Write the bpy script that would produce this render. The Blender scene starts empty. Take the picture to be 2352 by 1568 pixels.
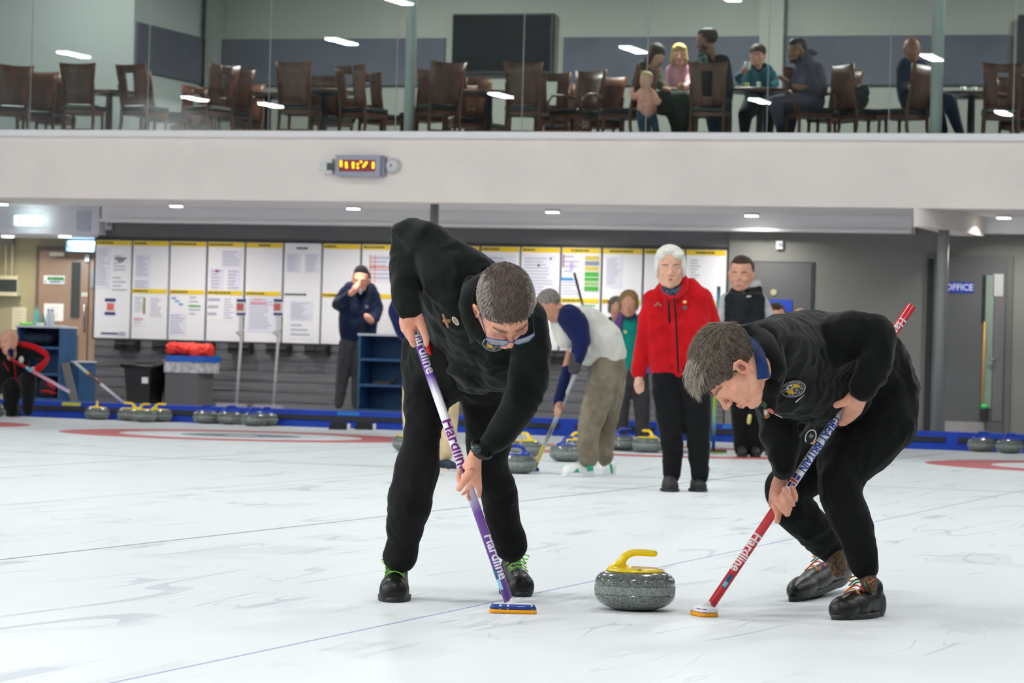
import bpy, bmesh, math, random
from mathutils import Vector, Matrix, noise
random.seed(7)
SC = bpy.context.scene
COL = SC.collection
# ------------------------------------------------------------------ camera
FPX, CX, CY, CH = 7300.0, 1176.0, 784.0, 0.92
YAW = math.radians(18.7); PITCH = 23.3/FPX; ROLL = math.atan(.0275)
fw = Vector((-math.sin(YAW)*math.cos(PITCH), math.cos(YAW)*math.cos(PITCH), math.sin(PITCH)))
r0 = Vector((math.cos(YAW), math.sin(YAW), 0)); u0 = r0.cross(fw)
RT = r0*math.cos(ROLL)+u0*math.sin(ROLL); UP = u0*math.cos(ROLL)-r0*math.sin(ROLL)
CAMP = Vector((0, 0, CH))
cam = bpy.data.cameras.new('camera'); camo = bpy.data.objects.new('camera', cam); COL.objects.link(camo)
M3 = Matrix((RT, UP, -fw)).transposed()
camo.matrix_world = Matrix.Translation(CAMP) @ M3.to_4x4()
cam.sensor_width = 36; cam.lens = FPX/2352*36; cam.clip_end = 300
cam.dof.use_dof = True; cam.dof.focus_distance = 11.5; cam.dof.aperture_fstop = 8.5
SC.camera = camo
# ------------------------------------------------------------------ view + world
SC.view_settings.view_transform = 'Standard'; SC.view_settings.look = 'None'
SC.view_settings.exposure = 0.12; SC.view_settings.gamma = 1
W = bpy.data.worlds.new('world'); SC.world = W; W.use_nodes = True
W.node_tree.nodes['Background'].inputs[0].default_value = (.8, .9, 1, 1)
W.node_tree.nodes['Background'].inputs[1].default_value = .3
SC.cycles.adaptive_threshold = .08; SC.cycles.adaptive_min_samples = 16; SC.cycles.max_bounces = 5; SC.cycles.diffuse_bounces = 3; SC.cycles.glossy_bounces = 2; SC.cycles.transparent_max_bounces = 12
# ------------------------------------------------------------------ pixel -> place
def ray(px, py): return fw+RT*((px-CX)/FPX)+UP*((CY-py)/FPX)
def P(px, py, d): return CAMP+ray(px, py)*d
def onY(px, py, Y): r = ray(px, py); return CAMP+r*(Y/r.y)
def ice(px, py, z=0): r = ray(px, py); return CAMP+r*((z-CH)/r.z)
def depth(p): return (p-CAMP).dot(fw)
CR, CU, CT = RT.copy(), UP.copy(), -fw      # right, up, towards the viewer
def cdir(v): return (CR*v[0]+CU*v[1]+CT*v[2]).normalized()
# ------------------------------------------------------------------ materials
def lin(c):
    o = []
    for v in c[:3]:
        v /= 255.; o.append(v/12.92 if v <= .04045 else ((v+.055)/1.055)**2.4)
    return (*o, 1)
MATS = {}
def mat(name, c, rough=.6, metal=0., spec=.5, emit=0., c2=None, nscale=20, nlo=.4, nhi=.6, bump=0., bscale=80, coat=0., stretch=None, sheen=0., alpha=None, ecol=None):
    if name in MATS: return MATS[name]
    m = bpy.data.materials.new(name); m.use_nodes = True; MATS[name] = m
    nt = m.node_tree; N = nt.nodes; L = nt.links; b = N['Principled BSDF']
    b.inputs['Base Color'].default_value = lin(c); b.inputs['Roughness'].default_value = rough
    b.inputs['Metallic'].default_value = metal; b.inputs['Specular IOR Level'].default_value = spec
    if coat: b.inputs['Coat Weight'].default_value = coat; b.inputs['Coat Roughness'].default_value = .08
    if sheen: b.inputs['Sheen Weight'].default_value = sheen; b.inputs['Sheen Roughness'].default_value = .4
    if emit:
        b.inputs['Emission Color'].default_value = lin(ecol or c); b.inputs['Emission Strength'].default_value = emit
    if c2 or bump:
        tc = N.new('ShaderNodeTexCoord'); src = tc.outputs['Object']
        if stretch:
            mp = N.new('ShaderNodeMapping'); mp.inputs['Scale'].default_value = stretch; L.new(src, mp.inputs[0]); src = mp.outputs[0]
    if c2:
        n = N.new('ShaderNodeTexNoise'); n.inputs['Scale'].default_value = nscale; n.inputs['Detail'].default_value = 4
        L.new(src, n.inputs['Vector'])
        r = N.new('ShaderNodeValToRGB'); r.color_ramp.elements[0].position = nlo; r.color_ramp.elements[1].position = nhi
        r.color_ramp.elements[0].color = lin(c); r.color_ramp.elements[1].color = lin(c2)
        L.new(n.outputs['Fac'], r.inputs[0]); L.new(r.outputs[0], b.inputs['Base Color'])
    if bump:
        n = N.new('ShaderNodeTexNoise'); n.inputs['Scale'].default_value = bscale; n.inputs['Detail'].default_value = 3
        L.new(src, n.inputs['Vector']); bp = N.new('ShaderNodeBump'); bp.inputs['Strength'].default_value = bump
        bp.inputs['Distance'].default_value = .01
        L.new(n.outputs['Fac'], bp.inputs['Height']); L.new(bp.outputs[0], b.inputs['Normal'])
    return m
# ------------------------------------------------------------------ object helpers
WM = {}
def tag(o, label=None, cat=None, group=None, kind=None):
    if label: o['label'] = label
    if cat: o['category'] = cat
    if group: o['group'] = group
    if kind: o['kind'] = kind
    return o
def thing(name, label, cat, loc=(0, 0, 0), rot=None, group=None, kind=None):
    o = bpy.data.objects.new(name, None); COL.objects.link(o); o.empty_display_size = .1
    m = Matrix.Translation(Vector(loc))
    if rot is not None: m = m @ (rot.to_4x4() if isinstance(rot, Matrix) else Matrix.Rotation(rot, 4, 'Z'))
    o.matrix_world = m; WM[o] = m
    return tag(o, label, cat, group, kind)
def obj(name, vf, m, parent=None, smooth=False, world=True, label=None):
    """vf = (verts, faces[, material indices]); world: coordinates are world ones"""
    me = bpy.data.meshes.new(name); vs, fs = vf[0], vf[1]
    if parent is not None and world:
        inv = WM[parent].inverted(); vs = [inv @ Vector(v) for v in vs]
    me.from_pydata([tuple(v) for v in vs], [], fs)
    for mm in (m if isinstance(m, (list, tuple)) else [m]): me.materials.append(mm)
    if len(vf) > 2: me.polygons.foreach_set('material_index', vf[2])
    if smooth: me.polygons.foreach_set('use_smooth', [True]*len(fs))
    me.update()
    o = bpy.data.objects.new(name, me); COL.objects.link(o)
    if parent is not None:
        o.parent = parent; WM[o] = WM[parent]
    else: WM[o] = Matrix()
    if label: o['label'] = label
    return o
class MB:
    """collects simple shapes into one mesh"""
    def __init__(s): s.v = []; s.f = []
    def add(s, vs, fs):
        n = len(s.v); s.v += [Vector(v) for v in vs]; s.f += [tuple(i+n for i in f) for f in fs]; return s
    def box(s, a, b, M=None):
        x0, y0, z0 = a; x1, y1, z1 = b
        vs = [Vector(p) for p in ((x0, y0, z0), (x1, y0, z0), (x1, y1, z0), (x0, y1, z0), (x0, y0, z1), (x1, y0, z1), (x1, y1, z1), (x0, y1, z1))]
        if M is not None: vs = [M @ v for v in vs]
        return s.add(vs, [(0, 3, 2, 1), (4, 5, 6, 7), (0, 1, 5, 4), (1, 2, 6, 5), (2, 3, 7, 6), (3, 0, 4, 7)])
    def cyl(s, p0, p1, r0, r1=None, n=16, caps=True):
        p0, p1 = Vector(p0), Vector(p1); r1 = r0 if r1 is None else r1
        a = (p1-p0).normalized(); t = a.orthogonal().normalized(); b = a.cross(t)
        vs = [p0+(t*math.cos(2*math.pi*i/n)+b*math.sin(2*math.pi*i/n))*r0 for i in range(n)]
        vs += [p1+(t*math.cos(2*math.pi*i/n)+b*math.sin(2*math.pi*i/n))*r1 for i in range(n)]
        fs = [(i, (i+1) % n, n+(i+1) % n, n+i) for i in range(n)]
        if caps: fs += [tuple(range(n-1, -1, -1)), tuple(range(n, 2*n))]
        return s.add(vs, fs)
    def tube(s, pts, r, n=8, closed=False):
        pts = [Vector(p) for p in pts]; rs = r if isinstance(r, (list, tuple)) else [r]*len(pts)
        m = len(pts); vs = []; prev = None
        for i, p in enumerate(pts):
            a = (pts[(i+1) % m] if closed else pts[min(i+1, m-1)])-(pts[i-1] if closed else pts[max(i-1, 0)])
            a.normalize()
            t = a.orthogonal().normalized() if prev is None else (prev-a*prev.dot(a)).normalized()
            prev = t; b = a.cross(t)
            vs += [p+(t*math.cos(2*math.pi*k/n)+b*math.sin(2*math.pi*k/n))*rs[i] for k in range(n)]
        fs = []
        for i in range(m if closed else m-1):
            j = (i+1) % m
            fs += [(i*n+k, i*n+(k+1) % n, j*n+(k+1) % n, j*n+k) for k in range(n)]
        if not closed: fs += [tuple(range(n-1, -1, -1)), tuple(range((m-1)*n, m*n))]
        return s.add(vs, fs)
    def cap(s, p0, r0, p1, r1, n=12):
        p0, p1 = Vector(p0), Vector(p1); d = p1-p0
        a = d.normalized() if d.length > 1e-6 else Vector((0, 0, 1)); t = a.orthogonal().normalized(); b = a.cross(t)
        rings = [(-math.pi/2+.35*k, p0, r0) for k in range(1, 4)]+[(0, p0, r0), (0, p1, r1)]+[(.35*k+.2, p1, r1) for k in range(1, 4)]
        vs = []
        for an, c, r in rings:
            for i in range(n):
                f = 2*math.pi*i/n
                vs.append(c+a*math.sin(an)*r+(t*math.cos(f)+b*math.sin(f))*r*math.cos(an))
        m = len(rings); fs = [(j*n+i, j*n+(i+1) % n, (j+1)*n+(i+1) % n, (j+1)*n+i) for j in range(m-1) for i in range(n)]
        fs += [tuple(range(n-1, -1, -1)), tuple(range((m-1)*n, m*n))]
        return s.add(vs, fs)
    def chain(s, nodes, n=12):
        nodes = [(Vector(p), r) for p, r in nodes]
        for (p, r), (q, t) in zip(nodes, nodes[1:]): s.cap(p, r, q, t, n)
        if len(nodes) == 1: s.ell(nodes[0][0], (nodes[0][1],)*3)
        return s
    def ell(s, c, rad, R=None, n=16, m=10):
        c = Vector(c); vs = []
        for j in range(1, m):
            th = math.pi*j/m
            for i in range(n):
                f = 2*math.pi*i/n
                v = Vector((rad[0]*math.sin(th)*math.cos(f), rad[1]*math.sin(th)*math.sin(f), rad[2]*math.cos(th)))
                vs.append(c+(R @ v if R is not None else v))
        k = len(vs)
        for z in (rad[2], -rad[2]):
            v = Vector((0, 0, z)); vs.append(c+(R @ v if R is not None else v))
        fs = [(j*n+i, (j+1)*n+i, (j+1)*n+(i+1) % n, j*n+(i+1) % n) for j in range(m-2) for i in range(n)]
        fs += [(k, i, (i+1) % n) for i in range(n)]+[(k+1, (m-2)*n+(i+1) % n, (m-2)*n+i) for i in range(n)]
        return s.add(vs, fs)
    def lathe(s, prof, c=(0, 0, 0), n=32, M=None):
        c = Vector(c); k = len(prof)
        vs = [c+Vector((r*math.cos(2*math.pi*i/n), r*math.sin(2*math.pi*i/n), z)) for r, z in prof for i in range(n)]
        if M is not None: vs = [M @ v for v in vs]
        fs = [(j*n+i, j*n+(i+1) % n, (j+1)*n+(i+1) % n, (j+1)*n+i) for j in range(k-1) for i in range(n)]
        fs += [tuple(range(n-1, -1, -1)), tuple(range((k-1)*n, k*n))]
        return s.add(vs, fs)
    def prism(s, poly, M, h):
        """poly in local xy, extruded along local z by h"""
        n = len(poly); vs = [M @ Vector((x, y, 0)) for x, y in poly]+[M @ Vector((x, y, h)) for x, y in poly]
        fs = [tuple(range(n-1, -1, -1)), tuple(range(n, 2*n))]+[(i, (i+1) % n, n+(i+1) % n, n+i) for i in range(n)]
        return s.add(vs, fs)
    def xf(s, M): s.v = [M @ v for v in s.v]; return s
    def vf(s): return (s.v, s.f)
    def remesh(s, voxel, smooth=4, wr=None, fac=.5):
        """fuse everything into one closed skin"""
        me = bpy.data.meshes.new('tmp'); me.from_pydata([tuple(v) for v in s.v], [], s.f)
        o = bpy.data.objects.new('tmp', me); COL.objects.link(o)
        r = o.modifiers.new('r', 'REMESH'); r.mode = 'VOXEL'; r.voxel_size = voxel
        if smooth:
            q = o.modifiers.new('s', 'SMOOTH'); q.factor = fac; q.iterations = smooth
        bpy.context.view_layer.update()
        e = o.evaluated_get(bpy.context.evaluated_depsgraph_get()); m2 = e.to_mesh()
        vs = [v.co.copy() for v in m2.vertices]; fs = [tuple(p.vertices) for p in m2.polygons]
        if wr:
            amp, fr = wr[0], wr[1]; st = wr[2] if len(wr) > 2 else (1, 1, 1); off = Vector((random.random()*50, 0, 0))
            nr = [v.normal.copy() for v in m2.vertices]
            for i, v in enumerate(vs):
                q = Vector((v.x*st[0], v.y*st[1], v.z*st[2]))*fr+off
                w = noise.noise(q+noise.noise_vector(q*.6)*.8)
                w2 = noise.noise(q*2.3+noise.noise_vector(q)*1.2)
                vs[i] = v+nr[i]*amp*((1-2.6*abs(w))+.45*(1-2.6*abs(w2)))
        e.to_mesh_clear(); bpy.data.objects.remove(o); bpy.data.meshes.remove(me)
        s.v, s.f = vs, fs
        return s
def copy_tree(o, parent=None):
    c = o.copy(); COL.objects.link(c)
    if parent is not None: c.parent = parent
    for ch in [x for x in o.children]: copy_tree(ch, c)
    return c
def place(o, loc, rot=0, **kw):
    o.matrix_world = Matrix.Translation(Vector(loc)) @ Matrix.Rotation(rot, 4, 'Z'); return tag(o, **kw)
def struct(name, mb, m, parent=None, label=None):
    o = obj(name, mb.vf(), m, parent)
    if parent is None: o['kind'] = 'structure'
    if label: o['label'] = label
    return o
def single(name, mb, m, label, cat, group=None, smooth=False):
    return tag(obj(name, mb.vf(), m, None, smooth), label, cat, group)
TXT = {}
def text_vf(s, size, cuts=0, ext=.0, bold=0.):
    """flat lettering in the local xy plane, centred"""
    key = (s, size, cuts, ext, bold)
    if key in TXT: return TXT[key]
    cu = bpy.data.curves.new('t', 'FONT'); cu.body = s; cu.size = size; cu.align_x = 'CENTER'; cu.align_y = 'CENTER'
    cu.extrude = ext; cu.offset = bold; cu.resolution_u = 3
    o = bpy.data.objects.new('t', cu); COL.objects.link(o); bpy.context.view_layer.update()
    me = o.evaluated_get(bpy.context.evaluated_depsgraph_get()).to_mesh()
    bm = bmesh.new(); bm.from_mesh(me)
    if cuts:
        for k in range(1, cuts):
            y = size*(-.5+k/cuts)
            g = bm.verts[:]+bm.edges[:]+bm.faces[:]
            bmesh.ops.bisect_plane(bm, geom=g, plane_co=(0, y, 0), plane_no=(0, 1, 0))
    bm.verts.index_update()
    r = ([v.co.copy() for v in bm.verts], [tuple(v.index for v in f.verts) for f in bm.faces]); bm.free()
    bpy.data.objects.remove(o); TXT[key] = r
    return r
def ytext(s, c, size, bold=0.):
    """lettering on a wall facing the viewer (normal -Y), centred on c"""
    vs, fs = text_vf(s, size, 0, 0, bold)
    return MB().add([Vector(c)+Vector((v.x, 0, v.y)) for v in vs], fs)
# ================================================================== the ice hall
YB, YW, YF, YG, YD = 33.5, 36.2, 33.55, 33.85, 37.7       # bumper, back wall, balcony front, balcony glass
YT = 29.5
def ice_material():
    m = bpy.data.materials.new('ice'); m.use_nodes = True; nt = m.node_tree; N = nt.nodes; L = nt.links
    b = N['Principled BSDF']; tc = N.new('ShaderNodeTexCoord'); se = N.new('ShaderNodeSeparateXYZ'); L.new(tc.outputs['Object'], se.inputs[0])
    def mth(op, a, b_=None, c=None):
        n = N.new('ShaderNodeMath'); n.operation = op
        for i, v in enumerate((a, b_, c)):
            if v is None: continue
            if isinstance(v, (int, float)): n.inputs[i].default_value = v
            else: L.new(v, n.inputs[i])
        return n.outputs[0]
    def mixc(f, a, c):
        n = N.new('ShaderNodeMix'); n.data_type = 'RGBA'
        L.new(f, n.inputs[0]); L.new(a, n.inputs[6]); n.inputs[7].default_value = lin(c); return n.outputs[2]
    X, Y = se.outputs[0], se.outputs[1]
    S = 4.42
    Xs = mth('WRAP', mth('ADD', X, 4.0), S/2, -S/2)
    dY = mth('SUBTRACT', Y, YT)
    D = mth('SQRT', mth('ADD', mth('MULTIPLY', Xs, Xs), mth('MULTIPLY', dY, dY)))
    def noisev(scale, sc, det=3, rot=0.):
        mp = N.new('ShaderNodeMapping'); mp.inputs['Scale'].default_value = sc; mp.inputs['Rotation'].default_value = (0, 0, rot)
        L.new(tc.outputs['Object'], mp.inputs[0])
        n = N.new('ShaderNodeTexNoise'); n.inputs['Scale'].default_value = scale; n.inputs['Detail'].default_value = det
        L.new(mp.outputs[0], n.inputs['Vector']); return n.outputs['Fac']
    def band(x, lo, hi): return mth('MULTIPLY', mth('GREATER_THAN', x, lo), mth('LESS_THAN', x, hi))
    def near(x, c, w): return mth('LESS_THAN', mth('ABSOLUTE', mth('SUBTRACT', x, c)), w)
    base = N.new('ShaderNodeRGB'); base.outputs[0].default_value = lin((224, 229, 231)); col = base.outputs[0]
    # blotches, scuffs and skid marks frozen in the surface
    n1 = noisev(1.2, (1, .35, 1), 4); col = mixc(mth('MULTIPLY', mth('SMOOTH_MAX', mth('SUBTRACT', n1, .5), 0, .05), 1.0), col, (212, 219, 224))
    def scratch(scale, sc, rot, thr, k):
        a = noisev(scale, sc, 2, rot); a = mth('ABSOLUTE', mth('SUBTRACT', a, .5)); a = mth('LESS_THAN', a, thr)
        g = noisev(1.1, (1, 1, 1), 2); g = mth('MINIMUM', mth('MULTIPLY', mth('MAXIMUM', mth('SUBTRACT', g, .47), 0), 9), 1)
        return mth('MULTIPLY', mth('MULTIPLY', a, g), k)
    col = mixc(scratch(.9, (1, .07, 1), .04, .004, .55), col, (176, 188, 198))
    col = mixc(scratch(.8, (1, .1, 1), .3, .0035, .55), col, (180, 190, 200))
    col = mixc(scratch(1.0, (1, .12, 1), -.22, .0035, .5), col, (186, 196, 204))
    col = mixc(scratch(2.2, (1, .18, 1), .12, .003, .45), col, (170, 182, 196))
    col = mixc(scratch(.6, (1, .2, 1), -.1, .012, .22), col, (180, 190, 196))
    col = mixc(mth('MULTIPLY', band(D, 1.22, 1.83), .82), col, (196, 52, 62))
    col = mixc(mth('MULTIPLY', band(D, .17, .61), .75), col, (88, 96, 110))
    cl = mth('ADD', Xs, mth('MULTIPLY', mth('SUBTRACT', YT, Y), -.012))
    col = mixc(mth('MULTIPLY', mth('LESS_THAN', mth('ABSOLUTE', cl), .007), .6), col, (96, 104, 176))
    col = mixc(mth('MULTIPLY', mth('MULTIPLY', mth('GREATER_THAN', mth('ABSOLUTE', Xs), S/2-.011), mth('LESS_THAN', X, -4)), .8), col, (84, 88, 94))
    col = mixc(mth('MULTIPLY', near(Y, YT-6.4, .035), .6), col, (120, 124, 132))
    col = mixc(mth('MULTIPLY', near(Y, YT, .02), .55), col, (130, 134, 142))
    L.new(col, b.inputs['Base Color'])
    b.inputs['Roughness'].default_value = .9; b.inputs['Specular IOR Level'].default_value = 0
    g = N.new('ShaderNodeBsdfGlossy'); g.inputs['Roughness'].default_value = .22; g.inputs['Color'].default_value = (.9, .95, 1, 1)
    pb = N.new('ShaderNodeTexNoise'); pb.inputs['Scale'].default_value = 130; L.new(tc.outputs['Object'], pb.inputs['Vector'])
    bu = N.new('ShaderNodeBump'); bu.inputs['Strength'].default_value = .35; bu.inputs['Distance'].default_value = .002
    L.new(pb.outputs['Fac'], bu.inputs['Height']); L.new(bu.outputs[0], g.inputs['Normal'])
    mx = N.new('ShaderNodeMixShader'); mx.inputs[0].default_value = .13
    L.new(b.outputs[0], mx.inputs[1]); L.new(g.outputs[0], mx.inputs[2]); L.new(mx.outputs[0], N['Material Output'].inputs[0])
    return m
def glass_material():
    m = bpy.data.materials.new('balcony_glass'); m.use_nodes = True; nt = m.node_tree; N = nt.nodes; L = nt.links; N.remove(N['Principled BSDF'])
    t = N.new('ShaderNodeBsdfTransparent'); t.inputs[0].default_value = (.86, .92, .9, 1)
    g = N.new('ShaderNodeBsdfGlossy'); g.inputs['Roughness'].default_value = .0; f = N.new('ShaderNodeFresnel'); f.inputs[0].default_value = 1.4
    mx = N.new('ShaderNodeMixShader'); L.new(f.outputs[0], mx.inputs[0]); L.new(t.outputs[0], mx.inputs[1]); L.new(g.outputs[0], mx.inputs[2])
    L.new(mx.outputs[0], N['Material Output'].inputs[0]); return m
M_ice = ice_material(); M_glass = glass_material()
M_fascia = mat('fascia_paint', (248, 240, 233), .7, c2=(243, 235, 229), nscale=1.5)
M_white = mat('white_paint', (246, 246, 248), .6)
M_soffit = mat('soffit_paint', (236, 233, 232), .75)
M_hallwall = mat('hall_wall_paint', (200, 202, 204), .8)
M_hallceil = mat('hall_ceiling_paint', (134, 138, 142), .8)
M_dgrey = mat('charcoal_wall', (112, 112, 114), .75, c2=(118, 118, 120), nscale=2)
M_mgrey = mat('grey_wall', (118, 120, 115), .75, c2=(122, 123, 119), nscale=1.2)
M_olive = mat('olive_wall', (176, 168, 138), .75)
M_clad = mat('dark_cladding', (88, 88, 92), .55, c2=(112, 112, 116), nscale=6, nlo=.35, nhi=.7, stretch=(.25, 1, 6))
M_steel = mat('brushed_steel', (175, 178, 180), .3, metal=.9)
M_greymetal = mat('grey_post_paint', (120, 124, 122), .4, spec=.5)
M_black = mat('black_plastic', (24, 24, 26), .5)
M_blue = mat('bumper_foam', (12, 68, 190), .65, c2=(8, 60, 176), nscale=5)
def X_at(px, Y, py=700): return onY(px, py, Y).x
def Z_at(px, py, Y): return onY(px, py, Y).z
struct('floor', MB().box((-34, -24, -.1), (16, YB+.02, 0)), M_ice)
fl = struct('floor', MB().box((-26, YB+.3, -.1), (6, YD+.3, .1)), mat('walkway_floor', (186, 188, 190), .8))
struct('wall_front', MB().box((-34, -24.2, 0), (16, -24, 7.7)), mat('hall_end_wall', (84, 88, 94), .8))
struct('wall_left', MB().box((-34.2, -24, 0), (-34, 44, 7.7)), M_hallwall)
struct('wall_right', MB().box((16, -24, 0), (16.2, 44, 7.7)), M_hallwall)
struct('ceiling', MB().box((-34, -24, 7.5), (16, YG-.15, 7.7)), M_hallceil)
# back wall of the walkway, in sections
xa, xb, xc, xd = X_at(-300, YW), X_at(221, YW), X_at(1674, YW), X_at(2700, YW)
zs = 2.72
struct('wall_back', MB().box((-34, YD, .1), (xb+.6, YD+.3, zs+.4)), M_olive)
struct('wall_back', MB().box((xb, YW, .1), (xc, YW+.3, zs+.4)), M_dgrey)
struct('wall_back', MB().box((xc, YW-.05, .1), (16, YW+.3, zs+.4)), M_mgrey)
zb = Z_at(400, 790, YW)
clad = MB().box((xb+.02, YW-.04, .1), (xc-.02, YW+.0, zb+.02))
k = .1
while k < zb: clad.box((xb+.02, YW-.05, k), (xc-.02, YW-.04, k+.11)); k += .125
struct('trim_1', clad, M_clad)
# balcony front, ledge, soffit
zl1 = Z_at(1176, 303, YF); zl0 = Z_at(1176, 318, YF); zf = Z_at(500, 459, YF)
struct('wall_balcony', MB().box((-34, YF, zf), (16, YF+.35, zl0)), M_fascia)
struct('trim_2', MB().box((-34, YF-.05, zl0), (16, YF+.45, zl1)), M_white)
ZS = zf+.06
struct('ceiling', MB().box((-34, YF+.35, zf+.02), (16, YD+.3, zf+.2)), M_soffit)
xr = X_at(2090, YF+2.2)
zbm = Z_at(500, 513, YW-.25)
struct('trim_3', MB().box((X_at(228, YW-.25), YW-.25, zbm), (X_at(2090, YW-.25), YW+.02, zf+.02)).box((X_at(228, YW-.25), YW-.31, zbm), (X_at(2090, YW-.25), YW-.25, zbm+.035)), M_white)
struct('trim_4', MB().box((X_at(2252, YW-.3), YW-.3, Z_at(2300, 536, YW-.3)), (16, YW+.02, zf+.02)), M_white)
# rounded downstand below the balcony at the right
poly = []
x0_, x1_ = X_at(2093, YF), X_at(2256, YF+2.3)
cs = MB()
nseg = 24
for a in range(nseg):
    t0, t1 = a/nseg, (a+1)/nseg
    xa_, xb_ = x0_+(x1_-x0_)*t0, x0_+(x1_-x0_)*t1
    ya = YF+1.7*(1-math.sqrt(max(0, 1-t0**2.6))); yb = YF+1.7*(1-math.sqrt(max(0, 1-t1**2.6)))
    zz = Z_at(2150, 521, YF)
    M_ = Matrix()
    cs.add([(xa_, ya, zz), (xb_, yb, zz), (xb_, YF+2.3, zz), (xa_, YF+2.3, zz), (xa_, ya, zf+.03), (xb_, yb, zf+.03), (xb_, YF+2.3, zf+.03), (xa_, YF+2.3, zf+.03)],
           [(0, 3, 2, 1), (4, 5, 6, 7), (0, 1, 5, 4), (1, 2, 6, 5), (2, 3, 7, 6), (3, 0, 4, 7)])
struct('trim_5', cs, M_fascia)
# bulkhead over the left door
ybk = 36.0
bz0, bz1 = Z_at(110, 537, ybk), zf+.03
bxr = X_at(223, ybk)
bulk = struct('trim_6', MB().box((-30, ybk, bz0), (bxr, YD, bz1)), mat('bulkhead_paint', (226, 228, 236), .6))
# bumper at the end of the sheets
bm_ = MB(); h0, h1 = .19, .0
bm_.add([(-34, YB, 0), (16, YB, 0), (16, YB+.12, .19), (-34, YB+.12, .19), (16, YB+.45, .19), (-34, YB+.45, .19), (-34, YB+.45, 0), (16, YB+.45, 0)],
        [(0, 1, 2, 3), (3, 2, 4, 5), (5, 4, 7, 6), (0, 3, 5, 6), (1, 7, 4, 2)])
bump = thing('foam_bumper', 'long royal blue foam bumper running along the far end of the ice', 'bumper', (-8, YB, 0))
obj('bumper_body', bm_.vf(), M_blue, bump)
def stripe(x0, x1):
    t0, t1 = .43, .72
    f = lambda t, o: (YB+.12*t-o, .19*t)
    a, b_ = f(t0, .02), f(t1, .02); a2, b2 = f(t0, -.004), f(t1, -.004)
    vs = [(x0, *a2), (x1, *a2), (x1, *a), (x0, *a), (x0, *b_), (x1, *b_), (x1, *b2), (x0, *b2)]
    return MB().add(vs, [(3, 2, 5, 4), (0, 1, 2, 3), (4, 5, 6, 7), (0, 3, 4, 7), (1, 6, 5, 2)])
segs = [(-80, 232), (240, 925), (1040, 1280), (1318, 1500), (1530, 1800), (1870, 2170), (2200, 2420)]
for a, b_ in segs: obj('rubber_strip', stripe(X_at(a, YB, 970), X_at(b_, YB, 970)).vf(), mat('black_rubber', (44, 46, 52), .7), bump)
def bump_label(px0, px1, m, txt=None, tm=None):
    x0, x1 = X_at(px0, YB, 940), X_at(px1, YB, 940)
    f = lambda t, o: (YB+.12*t-o, .19*t)
    vs = [(x0, *f(.77, .004)), (x1, *f(.77, .004)), (x1, *f(.97, .004)), (x0, *f(.97, .004))]
    obj('sticker', (vs, [(0, 1, 2, 3)]), m, bump, label='strip sticker on the bumper')
bump_label(133, 176, mat('yellow_sticker', (222, 220, 30), .5)); bump_label(768, 818, mat('lightblue_sticker', (40, 130, 220), .5))
bump_label(1655, 1690, mat('lightblue_sticker', (40, 130, 220), .5))
# posts below and above the balcony edge
def post(px, Y, z0, z1, r, label):
    single('support_post', MB().cyl((X_at(px, Y), Y, z0), (X_at(px, Y), Y, z1), r, n=24), mat('grey_post_paint_%d' % int(z0), (136, 140, 138) if z0 < 1 else (184, 192, 190), .4), label, 'post', 'round grey posts', True)
post(2163, 34.3, .1, zf+.03, .062, 'round grey floor post under the balcony, left of the office door')
post(992, 34.3, .1, zf+.03, .05, 'round grey post under the balcony, mostly hidden behind the left sweeper')
post(928, 34.2, zl1-.02, 7.4, .063, 'round grey post behind the balcony glass, left of the wall television')
post(2138, 34.2, zl1-.02, 7.4, .067, 'round grey post behind the balcony glass beside the bald seated man')
# ------------------------------------------------------------------ balcony glass
ZL = 3.22                                      # lounge floor
joints = [-230, 72, 342, 620, 912, 1202, 1487, 1765, 2045, 2330, 2620]
for i, (a, b_) in enumerate(zip(joints, joints[1:])):
    x0, x1 = X_at(a, YG, 150), X_at(b_, YG, 150)
    w = thing('window_%d' % (i+1), None, None, (x0, YG, zl1), kind='structure')
    obj('pane', MB().box((x0+.004, YG-.002, zl1-.01), (x1-.004, YG-.001, 7.5)).vf(), M_glass, w)
    obj('joint_strip', MB().box((x1-.004, YG-.004, zl1-.01), (x1+.004, YG+.004, 7.5)).vf(), mat('joint_silicone', (150, 156, 156), .4), w)
# ------------------------------------------------------------------ lounge behind the glass
M_lw = mat('lounge_wall', (150, 152, 146), .8); M_panel = mat('lounge_panel', (76, 77, 91), .8, c2=(86, 89, 102), nscale=1)
YL = 39.2
struct('floor', MB().box((-34, YF+.35, ZL-.1), (16, YL+.3, ZL)), mat('lounge_carpet', (60, 58, 60), .9))
struct('wall_back', MB().box((-34, YL, ZL), (16, YL+.2, 6.2)), M_lw)
struct('ceiling', MB().box((-34, YG-.1, 6.2), (16, YL+.3, 6.3)), mat('lounge_ceiling', (160, 160, 158), .8))
xs = X_at(305, 36.9, 150)
t = thing('lounge_lamp', 'flat panel lamp over the chairs at the left end of the lounge', 'lamp', (-18, 35.2, 6.2), group='lounge ceiling lamps')
LEFTLAMP = t
lw2 = mat('lounge_side_wall', (176, 182, 180), .8)
struct('wall_side', MB().box((-34, 36.9, ZL), (xs-.1, 37.1, 6.2)).box((xs-.1, 36.9, ZL), (xs, YL, 6.2)), lw2)
zp1, zp0 = Z_at(1200, 87, YL), Z_at(1200, 196, YL)
def panel(name, a, b_):
    single(name, MB().box((X_at(a, YL, 150), YL-.05, zp0), (X_at(b_, YL, 150), YL, zp1)), M_panel, None, 'panel')
pl = ['wide grey-blue wall panel in the lounge, left of the television', 'wide grey-blue wall panel in the lounge, right of the television behind the seated group', 'wide grey-blue wall panel in the lounge behind the bald seated man']
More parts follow.
